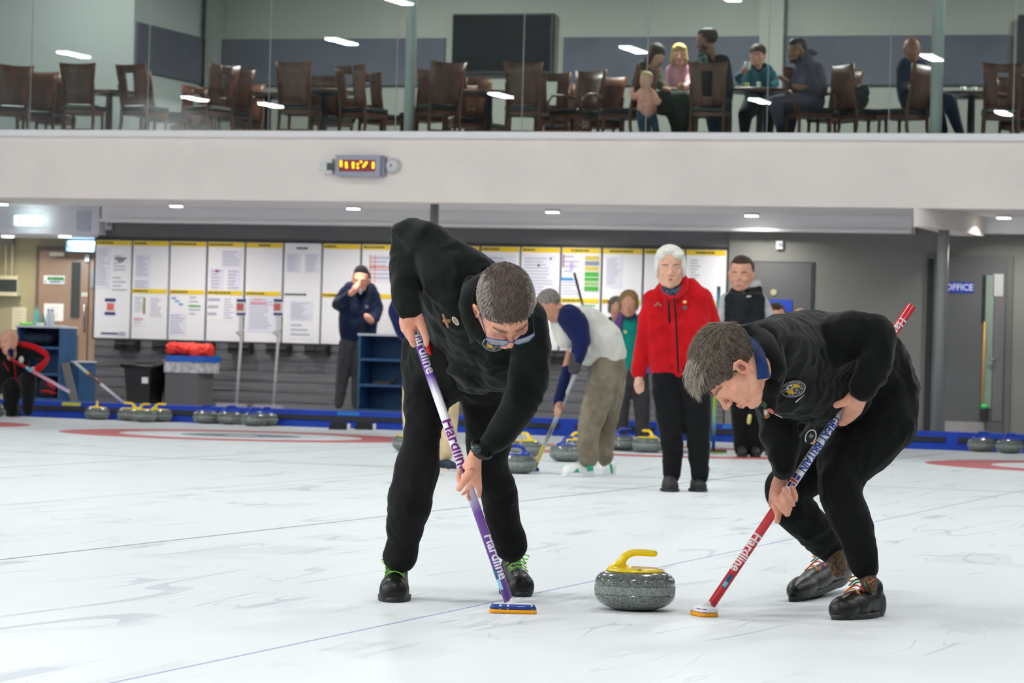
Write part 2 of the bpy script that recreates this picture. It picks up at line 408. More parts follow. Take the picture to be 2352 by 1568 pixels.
for (a, b_), l in zip([(492, 1023), (1296, 1742), (1800, 2316)], pl):
    tag(single('wall_panel', MB().box((X_at(a, YL, 150), YL-.05, zp0), (X_at(b_, YL, 150), YL, zp1)), M_panel, l, 'panel', 'grey-blue lounge wall panels'))
zz1 = Z_at(1200, 87, YL)
tag(single('wall_panel', MB().box((xs, 36.95, zp0), (xs+.04, YL-.02, zp1)), M_panel, 'grey-blue wall panel on the angled side wall at the left of the lounge', 'panel', 'grey-blue lounge wall panels'))
struct('trim_7', MB().box((X_at(470, YL-.3, 150), YL-.3, ZL), (X_at(490, YL-.3, 150), YL, 6.2)).box((X_at(1742, YL-.15, 150), YL-.15, ZL), (X_at(1797, YL-.15, 150), YL, 6.2)), M_lw)
tv = thing('television', 'large black flat television on the lounge wall behind the glass', 'television', (X_at(1150, YL), YL-.1, Z_at(1150, 100, YL)))
x0, x1, z0, z1 = X_at(1038, YL-.12, 100), X_at(1268, YL-.12, 100), Z_at(1150, 167, YL-.12), Z_at(1150, 31, YL-.12)
obj('housing', MB().box((x0, YL-.12, z0), (x1, YL-.02, z1)).vf(), M_black, tv)
obj('screen', MB().box((x0+.02, YL-.125, z0+.02), (x1-.02, YL-.119, z1-.02)).vf(), mat('tv_screen', (10, 13, 14), .5, spec=.05), tv)
d2 = thing('doorway_screen', 'tall dark screen at the right end of the lounge wall', 'screen', (X_at(2345, YL-.2), YL-.2, Z_at(2345, 100, YL-.2)))
obj('dark_screen', MB().box((X_at(2337, YL-.2, 100), YL-.2, Z_at(2345, 168, YL-.2)), (X_at(2337, YL-.2, 100)+1.2, YL-.1, Z_at(2345, 34, YL-.2))).vf(), M_black, d2)
# ------------------------------------------------------------------ lamps
def area(name, loc, sx, sy, power, color=(1, 1, 1), rotx=0, parent=None, spread=180):
    l = bpy.data.lights.new(name, 'AREA'); l.shape = 'RECTANGLE'; l.size = sx; l.size_y = sy; l.energy = power; l.color = color; l.spread = math.radians(spread)
    o = bpy.data.objects.new(name, l); COL.objects.link(o); o.location = loc; o.rotation_euler = (rotx, 0, 0)
    if parent is not None: o.parent = parent; o.location = WM[parent].inverted() @ Vector(loc)
    return o
M_lamp = mat('lamp_diffuser', (255, 255, 255), .5, emit=30, ecol=(246, 255, 250)); M_lampbody = mat('lamp_housing', (210, 212, 214), .5)
lamp0 = None
rows = []
Hc = 7.05
for px, py in ((785, 93), (170, 123), (1455, 112), (2140, 130), (118, 225), (622, 240), (1150, 217), (1745, 230), (2305, 258)):
    r = ray(px, py); t = (Hc-CH)/r.z; v = CAMP+r*t; rows.append((max(v.x, -33.2), 2*YG-v.y))
for gx in (-20, -14, -8.5, -3, 2.5, 8): rows.append((gx, 15.5))
for gx in (-19, -11.5, -4, 3.5):
    for gy in (20.5, 26.8): rows.append((gx, gy))
names = 'hall ceiling lamps, above and behind the viewer'
for i, (x, y) in enumerate(rows):
    if lamp0 is None:
        lamp0 = thing('hall_lamp', 'slim rectangular hall lamp hung under the ice hall ceiling', 'lamp', (0, 0, 0), group=names)
        obj('housing', MB().box((-.14, -.62, 0), (.14, .62, .07)).vf(), M_lampbody, lamp0)
        obj('diffuser', MB().box((-.12, -.6, -.02), (.12, .6, 0)).vf(), M_lamp, lamp0)
        obj('cable', MB().cyl((0, 0, .07), (0, 0, 7.5-Hc), .01, n=6).vf(), M_black, lamp0)
        area('lamp_light', (0, 0, -.03), .24, 1.2, 590, (1, .985, .97), 0, lamp0)
        o = lamp0
    else: o = copy_tree(lamp0)
    place(o, (x, y, Hc))
    if i >= 9:
        for l in o.children:
            if l.type == 'LIGHT': l.data = gl_light if 'gl_light' in globals() else l.data.copy(); gl_light = l.data; gl_light.energy = 92
    if i < 9: o['label'] = 'slim rectangular hall lamp whose reflection shows in the balcony glass'
shade0 = None  # unseen lamps added to brighten the near ice, skirted to stay out of reflections
for gx in (-7, -2.5, 2, 6.5):
    for gy in (1, 7):
        if shade0 is None:
            shade0 = thing('added_fill_lamp', 'added unseen lamp with deep shade, brightening the near ice', 'lamp', (0, 0, 0), group='added fill lamps above the near ice')
            obj('shade', MB().box((-.3, -.62, -.12), (-.28, .62, .1)).box((.28, -.62, -.12), (.3, .62, .1)).box((-.28, -.62, -.12), (.28, -.6, .1)).box((-.28, .6, -.12), (.28, .62, .1)).box((-.28, -.6, .08), (.28, .6, .1)).vf(), M_lampbody, shade0)
            obj('cable', MB().cyl((0, 0, .1), (0, 0, 7.497-Hc), .006, n=6).vf(), M_black, shade0)
            area('lamp_light', (0, 0, -.02), .5, 1.15, 92, (1, .985, .97), 0, shade0, 150)
            o = shade0
        else: o = copy_tree(shade0)
        place(o, (gx, gy, Hc))
# round downlights in the soffit
M_dl = mat('downlight_glow', (255, 250, 240), .5, emit=14)
for px, lab in ((4, 'first from the left, at the frame edge'), (405, 'above the third noticeboard'), (812, 'below the wall clock'), (1269, 'right of the bent left sweeper'), (1726, 'above the young man in the vest'), (2306, 'at the far right')):
    q = ice(px, {4: 467, 405: 471, 812: 477, 1269: 485, 1726: 493, 2306: 498}[px], zf); x, Y = q.x, q.y
    t = thing('downlight', 'small round downlight in the white soffit, '+lab, 'light', (x, Y, zf), group='round soffit downlights')
    obj('rim', MB().cyl((x, Y, zf-.012), (x, Y, zf+.015), .1, n=24).vf(), M_white, t)
    obj('glow_disc', MB().cyl((x, Y, zf-.02), (x, Y, zf-.011), .075, n=24).vf(), M_dl, t)
    area('downlight_light', (x, Y, zf-.03), .14, .14, 20, (1, .95, .88), 0, t, 150)
for px, lab in ((18, 'left'), (149, 'right')):
    q = ice(px, 542, bz0); x, Y = q.x, q.y
    t = thing('downlight', 'small round warm downlight under the bulkhead by the brown door, %s one of the pair' % lab, 'light', (x, Y, bz0), group='warm bulkhead downlights')
    obj('glow_disc', MB().cyl((x, Y, bz0-.014), (x, Y, bz0+.01), .075, n=24).vf(), M_dl, t)
    area('downlight_light', (x, Y, bz0-.03), .14, .14, 9, (1, .9, .7), 0, t, 150)
# lounge lamps
obj('panel', MB().box((-18.3, 34.9, 6.16), (-17.7, 35.5, 6.2)).vf(), mat('lounge_lamp_panel', (255, 255, 255), .5, emit=2), LEFTLAMP)
area('lounge_light', (-18, 35.2, 6.14), .6, .6, 70, (1, .97, .93), 0, LEFTLAMP)
for x in (-14, -10, -5, 0, 5):
    t = thing('lounge_lamp', 'flat panel lamp on the lounge ceiling above the view', 'lamp', (x, 36.4, 6.2), group='lounge ceiling lamps')
    obj('panel', MB().box((x-.3, 36.1, 6.16), (x+.3, 36.7, 6.2)).vf(), mat('lounge_lamp_panel', (255, 255, 255), .5, emit=2), t)
    area('lounge_light', (x, 36.4, 6.14), .6, .6, 180, (1, .97, .93), 0, t)
# ================================================================== noticeboards
M_board = mat('whiteboard', (240, 240, 244), .5); M_frame = mat('board_frame', (52, 52, 54), .5)
M_yel = mat('yellow_header', (240, 206, 20), .5); M_ink = mat('dark_ink', (70, 68, 40), .6)
M_paper = mat('paper', (228, 228, 240), .7); M_paper2 = mat('white_paper', (240, 240, 242), .7)
M_print = mat('grey_print', (178, 180, 198), .7); M_black2 = mat('black_ink', (60, 60, 66), .6)
cm = lambda n, c: mat('print_'+n, c, .6)
bx0, bx1 = X_at(222, YW, 660), X_at(1671, YW, 690)
bz_top, bz_bot = Z_at(260, 552, YW), Z_at(260, 776, YW)
NB = 16; bw = (bx1-bx0)/NB; BY = YW-.05
ordn = ['first', 'second', 'third', 'fourth', 'fifth', 'sixth', 'seventh', 'eighth', 'ninth', 'tenth', 'eleventh', 'twelfth', 'thirteenth', 'fourteenth', 'fifteenth', 'sixteenth']
struct('trim_8', MB().box((bx0-.03, YW-.03, bz_bot-.02), (bx1+.02, YW, bz_top+.04)), M_frame)
bh = bz_top-bz_bot
def bxz(i, u, v): return (bx0+(i+u)*bw, bz_bot+v*bh)
for i in range(NB):
    x0, x1 = bx0+i*bw+.014, bx0+(i+1)*bw-.014
    look = 'with one yellow header strip' if i in (0,) else ('with two plain white titles' if i == 5 else 'with two yellow header strips')
    b = thing('noticeboard', 'tall white noticeboard %s, %s from the left in the long row' % (look, ordn[i]), 'noticeboard', (x0, BY, bz_bot), group='noticeboards on the far wall')
    obj('board_panel', MB().box((x0, BY-.02, bz_bot), (x1, BY+.02, bz_top)).vf(), M_board, b)
    if i != 5: obj('header_strip', MB().box((x0+.004, BY-.026, bz_top-.062), (x1-.004, BY-.019, bz_top-.004)).vf(), M_yel, b)
    wdt = random.uniform(.3, .75)*(x1-x0)
    xs_ = x0+random.choice([.02, .02, (x1-x0-wdt)/2])
    lt = MB(); k = xs_
    while k < xs_+wdt-.03:
        l = random.uniform(.012, .05); zt = bz_top-.033 if i != 5 else bz_top-.06
        lt.box((k, BY-.029, zt-.011), (min(k+l, xs_+wdt), BY-.0265 if i != 5 else BY-.0205, zt+.011)); k += l+.008
    obj('printed_title', lt.vf(), M_ink if i != 5 else M_black2, b)
    if i != 0:
        zz = bz_bot+bh*.487
        if i != 5: obj('header_strip', MB().box((x0+.004, BY-.026, zz-.026), (x1-.01, BY-.019, zz+.026)).vf(), M_yel, b)
        if i not in (7, 8, 9):
            l2 = MB(); k = x0+.02; e = k+random.uniform(.18, .3)
            while k < e:
                l = random.uniform(.012, .05); l2.box((k, BY-.029, zz-.01), (k+l, BY-.0265 if i != 5 else BY-.0205, zz+.01)); k += l+.008
            obj('printed_title', l2.vf(), M_ink if i != 5 else M_black2, b)
PCOUNT = {}
def sheet(i, u0, v0, u1, v1, m=None, lines=None, where='', extra=None, tilt=0, what='printed sheet'):
    """one sheet pinned on board i, u across, v up"""
    ax, az = bxz(i, u0, v0); cx_, cz_ = bxz(i, u1, v1); y = BY-.0225
    t = thing('paper_sheet', '%s %s on noticeboard %s from the left' % (what, where, ordn[i]), 'paper sheet', ((ax+cx_)/2, y, az), group='sheets pinned to the noticeboards')
    obj('page', MB().box((ax, y-.0012, az), (cx_, y+.001, cz_)).vf(), m or M_paper, t)
    w_, h_ = cx_-ax, cz_-az
    if lines:
        lb = MB(); n = lines
        for k in range(n):
            z = cz_-h_*(.08+.86*k/n); l = w_*random.uniform(.45, .85)
            lb.box((ax+w_*.07, y-.0022, z-h_*.36/n), (ax+w_*.07+l, y-.0014, z))
        obj('printed_lines', lb.vf(), M_print, t)
    for (a, b_, c, d, mm) in (extra or []):
        obj('printed_block', MB().box((ax+w_*a, y-.003, az+h_*b_), (ax+w_*c, y-.0018, az+h_*d)).vf(), mm, t)
    return t
nav, red_, grn, ylw, blu, pnk = cm('navy', (44, 54, 120)), cm('red', (216, 110, 100)), cm('green', (70, 170, 60)), cm('yellow', (206, 190, 90)), cm('blue', (50, 140, 210)), cm('pink', (226, 150, 175))
sheet(0, .04, .50, .42, .94, lines=14, where='at the upper left', what='tall lilac printed sheet')
sheet(0, .48, .66, .92, .86, M_paper2, 5, 'at the upper right', what='small titled sheet', extra=[(.15, .74, .85, .82, M_black2), (.3, .6, .7, .68, M_black2)])
sheet(0, .46, .45, .92, .64, M_paper2, 4, 'at the middle right', what='faint white sheet')
sheet(0, .3, .23, .6, .41, M_paper2, 0, 'low in the middle', what='navy-banded red poster', extra=[(.02, .78, .98, .97, nav), (.02, .02, .98, .2, nav), (.2, .28, .85, .7, red_)])
sheet(0, .18, .02, .9, .07, M_paper2, 0, 'along the bottom edge', what='narrow strip with dark lettering', extra=[(.05, .3, .7, .7, nav), (.72, .1, .97, .9, M_print)])
sheet(1, .1, .62, .5, .86, lines=12, where='at the upper left', what='grey table sheet')
sheet(1, .08, .5, .5, .6, lines=4, where='just above the middle strip', what='short lilac sheet')
sheet(1, .08, .25, .4, .44, M_paper2, 9, 'at the lower left', what='olive-edged table sheet', extra=[(.8, .1, .98, .9, cm('olive', (150, 140, 50))), (.8, .02, .98, .16, red_)])
sheet(1, .5, .2, .9, .44, M_paper2, 9, 'at the lower right', what='grey list sheet')
sheet(1, .08, .13, .42, .22, M_paper2, 3, 'at the bottom left', what='small sheet with a pink line', extra=[(.05, .7, .8, .86, pnk)])
sheet(2, .04, .29, .52, .46, M_paper2, 0, 'at the lower left', what='sheet with a slanting blue line', extra=[(.12, .72, .35, .82, blu), (.3, .55, .55, .65, blu), (.5, .36, .75, .46, blu)])
sheet(2, .54, .22, .9, .46, M_paper2, 5, 'at the lower right', what='sheet with a green line', extra=[(.02, .48, .9, .56, grn)])
sheet(2, .04, .04, .5, .27, lines=7, where='at the bottom left', what='pale lilac sheet')
sheet(3, .38, .74, .92, .92, lines=6, where='at the upper right', what='grey diagram sheet')
sheet(3, .1, .5, .46, .73, M_paper, 6, 'at the middle left', what='lilac sheet with a purple mark', extra=[(.35, .84, .62, .95, cm('purple', (150, 60, 140)))])
sheet(3, .55, .5, .9, .73, lines=6, where='at the middle right', what='pale map sheet')
sheet(3, .03, .2, .42, .45, M_paper2, 3, 'at the lower left', what='white sheet')
sheet(3, .46, .2, .8, .45, M_paper2, 8, 'at the lower right', what='grey list sheet')
sheet(4, .1, .1, .9, .46, M_paper, 12, 'below the middle strip', what='large lilac sheet with pink lines', extra=[(.2, .88, .45, .93, pnk), (.08, .78, .62, .84, pnk)])
sheet(5, .08, .7, .46, .9, lines=12, where='at the upper left', what='grey list sheet')
sheet(5, .56, .7, .94, .9, lines=12, where='at the upper right', what='grey list sheet')
sheet(5, .2, .22, .8, .42, lines=14, where='in the lower middle', what='broad grey table sheet')
sheet(5, .2, .04, .8, .2, M_paper2, 3, 'at the bottom', what='faint column sheet')
sheet(7, .2, .62, .95, .9, M_paper, 6, 'in the upper half', what='orange-gridded sheet', extra=[(.04, .02, .08, .98, cm('orange', (236, 150, 120))), (.2, .02, .24, .98, cm('orange', (236, 150, 120))), (.04, .52, .98, .58, cm('orange', (236, 150, 120)))])
sheet(10, .1, .55, .9, .92, M_paper, 10, 'in the upper half', what='large lilac sheet')
sheet(11, .05, .5, .9, .93, M_paper, 12, 'in the upper half', what='large pale map sheet', extra=[(.45, .72, .52, .78, M_black2), (.8, .88, .86, .93, M_black2)])
sheet(12, .04, .72, .5, .94, M_paper, 4, 'at the upper left', what='lilac sheet with violet figures', extra=[(.02, .4, .1, .98, cm('purple', (150, 60, 140))), (.4, .3, .6, .6, cm('violet', (170, 160, 220)))])
sheet(12, .58, .57, .95, .93, M_paper, 0, 'at the upper right', what='sheet striped yellow, grey and green', extra=[(.03, .86, .97, .98, ylw), (.03, .72, .97, .84, cm('bluegrey', (130, 140, 160))), (.03, .58, .97, .7, ylw), (.03, .42, .97, .55, grn), (.03, .3, .97, .4, grn), (.03, .18, .97, .28, cm('lime', (150, 190, 110))), (.03, .03, .97, .16, grn)])
sheet(12, .02, .52, .5, .71, M_paper, 6, 'at the middle left', what='sheet with a blue top band', extra=[(.0, .84, .62, .99, blu)])
sheet(13, .1, .62, .5, .92, lines=12, where='at the upper left', what='grey column sheet')
sheet(15, .12, .6, .4, .93, M_paper2, 10, 'at the upper left', what='grey column sheet')
sheet(15, .2, .44, .75, .56, lines=3, where='in the middle', what='pale lilac sheet')
sheet(10, .2, .2, .8, .42, lines=6, where='in the lower half', what='lilac sheet')
sheet(12, .55, .3, .9, .46, M_paper2, 2, 'below the middle strip', what='white sheet with a pink emblem', extra=[(.5, .4, .85, .7, pnk), (.1, .82, .9, .92, grn)])
# coat hook brackets below the boards
k = 0
for i in range(NB):
    for u, w_ in ((.12, .3), (.84, .3)):
        px_ = bx0+(i+u)*bw
        if i in (0,) and u < .5: continue
        t = MB().box((px_-w_*bw/2, YW-.17, bz_bot-.15), (px_+w_*bw/2, YW-.045, bz_bot-.02)).cyl((px_-w_*bw/2+.01, YW-.17, bz_bot-.075), (px_+w_*bw/2-.01, YW-.17, bz_bot-.075), .03, n=10)
        single('wall_bracket', t, M_black, 'black rubber bracket under the %s noticeboard from the left, %s side' % (ordn[i], 'left' if u < .5 else 'right'), 'bracket', 'black brackets under the noticeboards')
# ================================================================== curling stones
def granite():
    m = bpy.data.materials.new('granite'); m.use_nodes = True; nt = m.node_tree; N = nt.nodes; L = nt.links; b = N['Principled BSDF']
    tc = N.new('ShaderNodeTexCoord'); vo = N.new('ShaderNodeTexNoise'); vo.inputs['Scale'].default_value = 170; vo.inputs['Detail'].default_value = 5; vo.inputs['Roughness'].default_value = .8
    L.new(tc.outputs['Object'], vo.inputs['Vector'])
    r = N.new('ShaderNodeValToRGB'); e = r.color_ramp.elements
    e[0].position = .40; e[0].color = lin((54, 60, 57)); e[1].position = .62; e[1].color = lin((150, 158, 152))
    e2 = r.color_ramp.elements.new(.48); e2.color = lin((98, 106, 100)); e3 = r.color_ramp.elements.new(.54); e3.color = lin((116, 124, 118))
    L.new(vo.outputs['Fac'], r.inputs[0]); L.new(r.outputs[0], b.inputs['Base Color'])
    b.inputs['Roughness'].default_value = .16; b.inputs['Coat Weight'].default_value = .5; b.inputs['Coat Roughness'].default_value = .05
    return m
M_gran = granite()
M_band = mat('granite_band', (104, 113, 109), .5, c2=(158, 167, 163), nscale=170, nlo=.35, nhi=.65)
M_hy = mat('yellow_handle', (254, 220, 6), .22, coat=.5); M_hb = mat('blue_handle', (24, 62, 176), .22, coat=.5)
prof = [(.062, 0), (.088, .006), (.113, .016), (.132, .028), (.1425, .042), (.1426, .0435), (.1435, .0445), (.1455, .061)]
prof_t = [(.1455, .090), (.1445, .106), (.1395, .118), (.128, .129), (.11, .138), (.1, .1405), (.05, .141)]
def stone(nm, m, loc, rot, label, group=None):
    t = thing(nm, label, 'curling stone', loc, rot, group)
    obj('granite_body', MB().lathe(prof, n=64).vf(), M_gran, t, True, False)
    obj('granite_body', MB().lathe(prof_t, n=64).vf(), M_gran, t, True, False)
    obj('striking_band', MB().lathe([(.1455, .061), (.1464, .064), (.1466, .075), (.1464, .087), (.1455, .090)], n=64).vf(), M_band, t, True, False)
    h = MB().lathe([(.05, .139), (.104, .139), (.107, .1425), (.102, .148), (.085, .152), (.03, .1535)], n=40)
    h.chain([((-.083, 0, .147), .016), ((-.062, 0, .158), .0185), ((-.05, 0, .172), .0155), ((-.042, 0, .188), .0145), ((-.028, 0, .2), .0138), ((-.006, 0, .2065), .0132), ((.03, 0, .207), .0134), ((.066, 0, .2055), .0128)], 14)
    h.chain([((-.09, -.03, .147), .01), ((-.058, 0, .156), .017), ((-.09, .03, .147), .01)])
    h.chain([((-.058, 0, .156), .015), ((-.02, 0, .149), .009)])
    h.remesh(.0028, 5)
    obj('handle', h.vf(), m, t, True, False)
    lg = MB().cyl((.012, -.092, .1455), (.012, -.0925, .1512), .011, n=18)
    e = MB().ell((.012, -.09, .1495), (.0075, .006, .0035)); obj('maker_badge', e.vf(), mat('badge_dark', (60, 40, 20), .4), t, True, False)
    return t
def SL(p):
    if p.y > 33.34: p = onY(*PX(p), 33.34)
    p.z = 0; return p
def PX(p):
    v = p-CAMP; d = v.dot(fw); return CX+v.dot(RT)/d*FPX, CY-v.dot(UP)/d*FPX
HERO = stone('curling_stone', M_hy, ice(1457, 1400), YAW, 'large polished grey curling stone with yellow handle between the two sweeping brooms')
sy = stone('curling_stone', M_hy, SL(ice(223, 959)), .2, 'grey curling stone with yellow handle, alone at the left by the blue bumper', 'yellow-handled stones in the distance')
sb = stone('curling_stone', M_hb, SL(ice(472, 968)), -.3, 'grey curling stone with blue handle, leftmost of the row below the tall poles', 'blue-handled stones in the distance')
def st(src, px, py, rot, label, near=0):
    o = copy_tree(src); p = SL(ice(px, py))
    if near: p = onY(px, py, 33.34-near)
    place(o, (p.x, p.y, 0), rot, label=label)
g_ = sy
sy.matrix_world = Matrix.Translation(SL(ice(223, 959))) @ Matrix.Rotation(1.6+YAW, 4, 'Z')
st(sy, 298, 962, math.pi+.2, 'grey curling stone with yellow handle under the leaning white and brown broom')
st(sy, 331, 963, 1.0, 'grey curling stone with yellow handle, middle of the three touching yellow ones', .31)
st(sy, 366, 964, .2, 'grey curling stone with yellow handle, rightmost of the three touching yellow ones')
st(sb, 527, 971, .6, 'grey curling stone with blue handle, second in the row below the tall poles')
st(sb, 583, 974, .2, 'grey curling stone with blue handle, third in the row, touching its right neighbour', .3)
st(sb, 609, 973, 1.2, 'grey curling stone with blue handle ending the row below the tall poles')
st(sb, -14, 957, 0, 'grey curling stone cut off by the left frame edge')
st(sy, 1207, 1049, math.pi-.7, 'grey curling stone with yellow handle just right of the left sweeper, behind a blue one')
st(sb, 1188, 1087, math.pi+.3, 'grey curling stone with blue handle right beside the left sweeper\'s trouser leg')
st(sb, 1301, 1060, 1.2, 'grey curling stone with blue handle, left of the bent man\'s white shoes')
st(sy, 1325, 1046, .3, 'grey curling stone with yellow handle half hidden behind the bent man\'s trousers')
st(sb, 1431, 1034, .1, 'grey curling stone with blue handle at the feet of the woman in teal')
st(sy, 1487, 1039, 2.6, 'grey curling stone with yellow handle just left of the red-jacketed woman\'s legs')
st(sb, 2253, 1037, .2, 'grey curling stone with blue handle, left of the pair at the right frame edge')
st(sb, 2318, 1041, -.3, 'grey curling stone with blue handle, right of the pair at the right frame edge')
st(sy, 938, 1037, 2.2, 'grey curling stone just peeping out behind the left sweeper\'s knee')
# hacks in the ice
for px, l in ((778, 'left'), (837, 'right')):
    p = ice(px, 986); t = thing('foot_hack', 'black rubber foot hack on the ice below the blue shelf, the %s one' % l, 'foot hack', p, YAW, 'black foot hacks')
    obj('rubber_block', MB().prism([(-.11, 0), (.1, 0), (.08, .09), (-.08, .09)], Matrix.Rotation(math.pi/2, 4, 'X'), .12).vf(), M_black, t, world=False)
    obj('white_edge', MB().box((.1, -.12, 0), (.13, -.0, .07)).vf(), mat('white_plastic', (224, 224, 224), .5), t, world=False)
# ================================================================== brooms
def shaft_mat(name, stops, length, rough=.25):
    m = bpy.data.materials.new(name); m.use_nodes = True; nt = m.node_tree; N = nt.nodes; L = nt.links; b = N['Principled BSDF']
    tc = N.new('ShaderNodeTexCoord'); se = N.new('ShaderNodeSeparateXYZ'); L.new(tc.outputs['Object'], se.inputs[0])
    mu = N.new('ShaderNodeMath'); mu.operation = 'DIVIDE'; L.new(se.outputs[2], mu.inputs[0]); mu.inputs[1].default_value = length
    r = N.new('ShaderNodeValToRGB'); e = r.color_ramp.elements
    e[0].position = stops[0][0]; e[0].color = lin(stops[0][1]); e[1].position = stops[-1][0]; e[1].color = lin(stops[-1][1])
    for s_, c in stops[1:-1]: q = e.new(s_); q.color = lin(c)
    L.new(mu.outputs[0], r.inputs[0]); L.new(r.outputs[0], b.inputs['Base Color']); b.inputs['Roughness'].default_value = rough
    b.inputs['Coat Weight'].default_value = .4; return m
def broom(label, foot, top, stops, r=.0165, head=None, texts=(), group=None, facing=None, headdir=None):
    foot, top = Vector(foot), Vector(top); a = top-foot; L_ = a.length; a.normalize()
    f = (facing if facing is not None else (CAMP-foot)); x = (f-a*f.dot(a)).normalized(); y = a.cross(x)
    R = Matrix((x, y, a)).transposed()          # local x looks at the viewer, z runs up the shaft
    t = thing('curling_broom', label, 'curling broom', foot, R, group)
    z0 = .045 if head else 0
    obj('shaft', MB().cyl((0, 0, z0), (0, 0, L_), r, n=28).vf(), shaft_mat('shaft_paint', stops, L_), t, True, False)
    for s, tc_, size, c, ang, flip in texts:
        ys = 1.4 if 'GR' in s else 1.1
        vs, fs = text_vf(s, size, 8, 0, size*.025); out = []
        for v in vs:
            u, w_ = v.x, v.y*ys
            an = ang+w_/r; rr = r+.0008
            out.append((rr*math.cos(an), -rr*math.sin(an)*-1, tc_*L_-u))
        obj('lettering', (out, fs), mat('lettering_%d_%d_%d' % c, c, .4), t, False, False)
    if head:
        hm, pm, length, wdt = head['top'], head['pad'], head.get('len', .17), head.get('w', .065)
        hd = headdir if headdir is not None else RT; hx = Vector((hd.x, hd.y, 0)).normalized(); hy = Vector((0, 0, 1)).cross(hx)
        B = Matrix((hx, hy, Vector((0, 0, 1)))).transposed().to_4x4(); B.translation = Vector((foot.x, foot.y, 0))
        def slab(z0, z1, ins0, ins1):
            mb = MB(); n = 40; rings = []
            for z, ins in ((z0, ins0+.006), (z0+(z1-z0)*.2, ins0), (z0+(z1-z0)*.75, (ins0+ins1)/2), (z1, ins1)):
                ring = []
                for k in range(n):
                    an = 2*math.pi*k/n; c_, s_ = math.cos(an), math.sin(an); e_ = .55
                    ring.append((math.copysign(abs(c_)**e_, c_)*(length/2-ins), math.copysign(abs(s_)**e_, s_)*(wdt/2-ins), z))
                rings += ring
            fs = [(j*n+i, j*n+(i+1) % n, (j+1)*n+(i+1) % n, (j+1)*n+i) for j in range(3) for i in range(n)]+[tuple(range(n-1, -1, -1)), tuple(range(3*n, 4*n))]
            mb.add([B @ Vector(v) for v in rings], fs); return mb
        obj('brush_pad', slab(.0, .014, 0, .001).vf(), pm, t, True)
        obj('brush_head', slab(.014, .033, .001, .011).vf(), hm, t, True)
        if head.get('cover'): obj('head_cover', slab(.030, .036, .012, .02).vf(), head['cover'], t, True)
        c0 = B @ Vector((0, 0, .032)); obj('swivel_joint', MB().chain([(c0, .014), (foot+a*.052, .0155)]).vf(), head.get('joint', mat('white_plastic', (224, 224, 224), .5)), t, True)
        for (u0, u1, v0, v1, m_) in head.get('marks', ()):
            # printed patches wrapping the front wall of the brush head
            g = 8; vs = []; fs = []
            for i in range(g+1):
                u = u0+(u1-u0)*i/g; xx = max(-1, min(1, u)); s_ = (1-abs(xx)**(1/.55*1.0))
                yy = -(max(0, 1-abs(xx)**3.6))**(1/3.6)
                for v in (v0, v1):
                    ins = .0035+.005*v-.0018
                    vs.append(B @ Vector((xx*(length/2-ins), yy*(wdt/2-ins), .0155+.0165*v)))
                if i: fs.append((2*i-2, 2*i, 2*i+1, 2*i-1))
            obj('printed_patch', (vs, fs), m_, t)
    return t
white, purple, red = (232, 232, 240), (96, 52, 150), (206, 26, 40)
M_navyhead = mat('navy_head', (24, 58, 140), .4); M_orpad = mat('orange_pad', (246, 166, 14), .7)
wp = mat('white_plastic', (224, 224, 224), .5)
redp = mat('flag_red', (206, 34, 44), .4); nvp = mat('flag_navy', (22, 40, 110), .4)
F1, T1 = ice(1178, 1408), P(957, 772, 11.32)
F1.z = 0
broom('purple and white curling broom with a blue-topped orange pad, held by the left sweeper', F1, T1,
      [(0, (104, 52, 150)), (.36, (112, 60, 158)), (.44, (222, 218, 234)), (.5, white), (.78, white), (.86, (110, 66, 170)), (1, (90, 42, 150))],
      head=dict(top=M_navyhead, pad=M_orpad, cover=wp, len=.168, w=.06, marks=[(-.62, -.52, 0, 1, mat('flag_white', (210, 220, 226), .4)), (-.28, -.18, 0, 1, mat('flag_white', (210, 220, 226), .4)), (.8, .88, 0, 1, mat('flag_white', (210, 220, 226), .4)), (.2, .55, .4, .75, mat('flag_pale', (150, 180, 226), .4))]),
      texts=[('Hardline', .60, .058, (124, 40, 130), .25, False), ('Hardline', .2, .048, (226, 222, 236), .62, False), ('Hardline', .945, .05, (232, 228, 240), .45, False)])
F2, T2 = ice(1617, 1414), P(2094, 702, 11.5); F2.z = 0
broom('red and white curling broom lettered GREAT BRITAIN, held by the right sweeper', F2, T2,
      [(0, red), (.37, red), (.372, white), (.68, white), (.685, red), (1, red)],
      head=dict(top=mat('white_head', (226, 226, 232), .4), pad=M_orpad, cover=wp, len=.128, w=.075, marks=[(-.85, -.35, .0, .5, nvp), (.0, .1, 0, .9, mat('flag_pink', (220, 130, 140), .4)), (.22, .5, 0, .85, nvp), (.58, .7, 0, .9, redp), (.78, .97, 0, .8, nvp)]),
      texts=[('Hardline', .2, .046, (232, 224, 228), -.1, True), ('GREAT BRITAIN', .548, .033, (18, 64, 160), 0, False), ('Hardline', .905, .04, (232, 224, 228), .1, True)],
      headdir=(ice(1657, 1416)-ice(1580, 1400)))
bd_shaft = [o for o in bpy.data.objects if o.name.startswith('curling_broom')]
def patches(t, items):
    L_ = None
    for (z0, z1, a0, a1, m_, r_) in items:
        vs = []; fs = []; n = 6
        for i in range(n+1):
            an = a0+(a1-a0)*i/n
            vs += [(r_*math.cos(an), r_*math.sin(an), z0), (r_*math.cos(an), r_*math.sin(an), z1)]
            if i: fs.append((2*i-2, 2*i, 2*i+1, 2*i-1))
        obj('printed_patch', (vs, fs), m_, t, False, False)
L2 = (T2-F2).length; zf_ = L2*.408; fl = []
R_ = .0165+.0006
fl.append((zf_, zf_+.055, -.95, .75, nvp, R_))
fwhite = mat('flag_white', (210, 220, 226), .4)
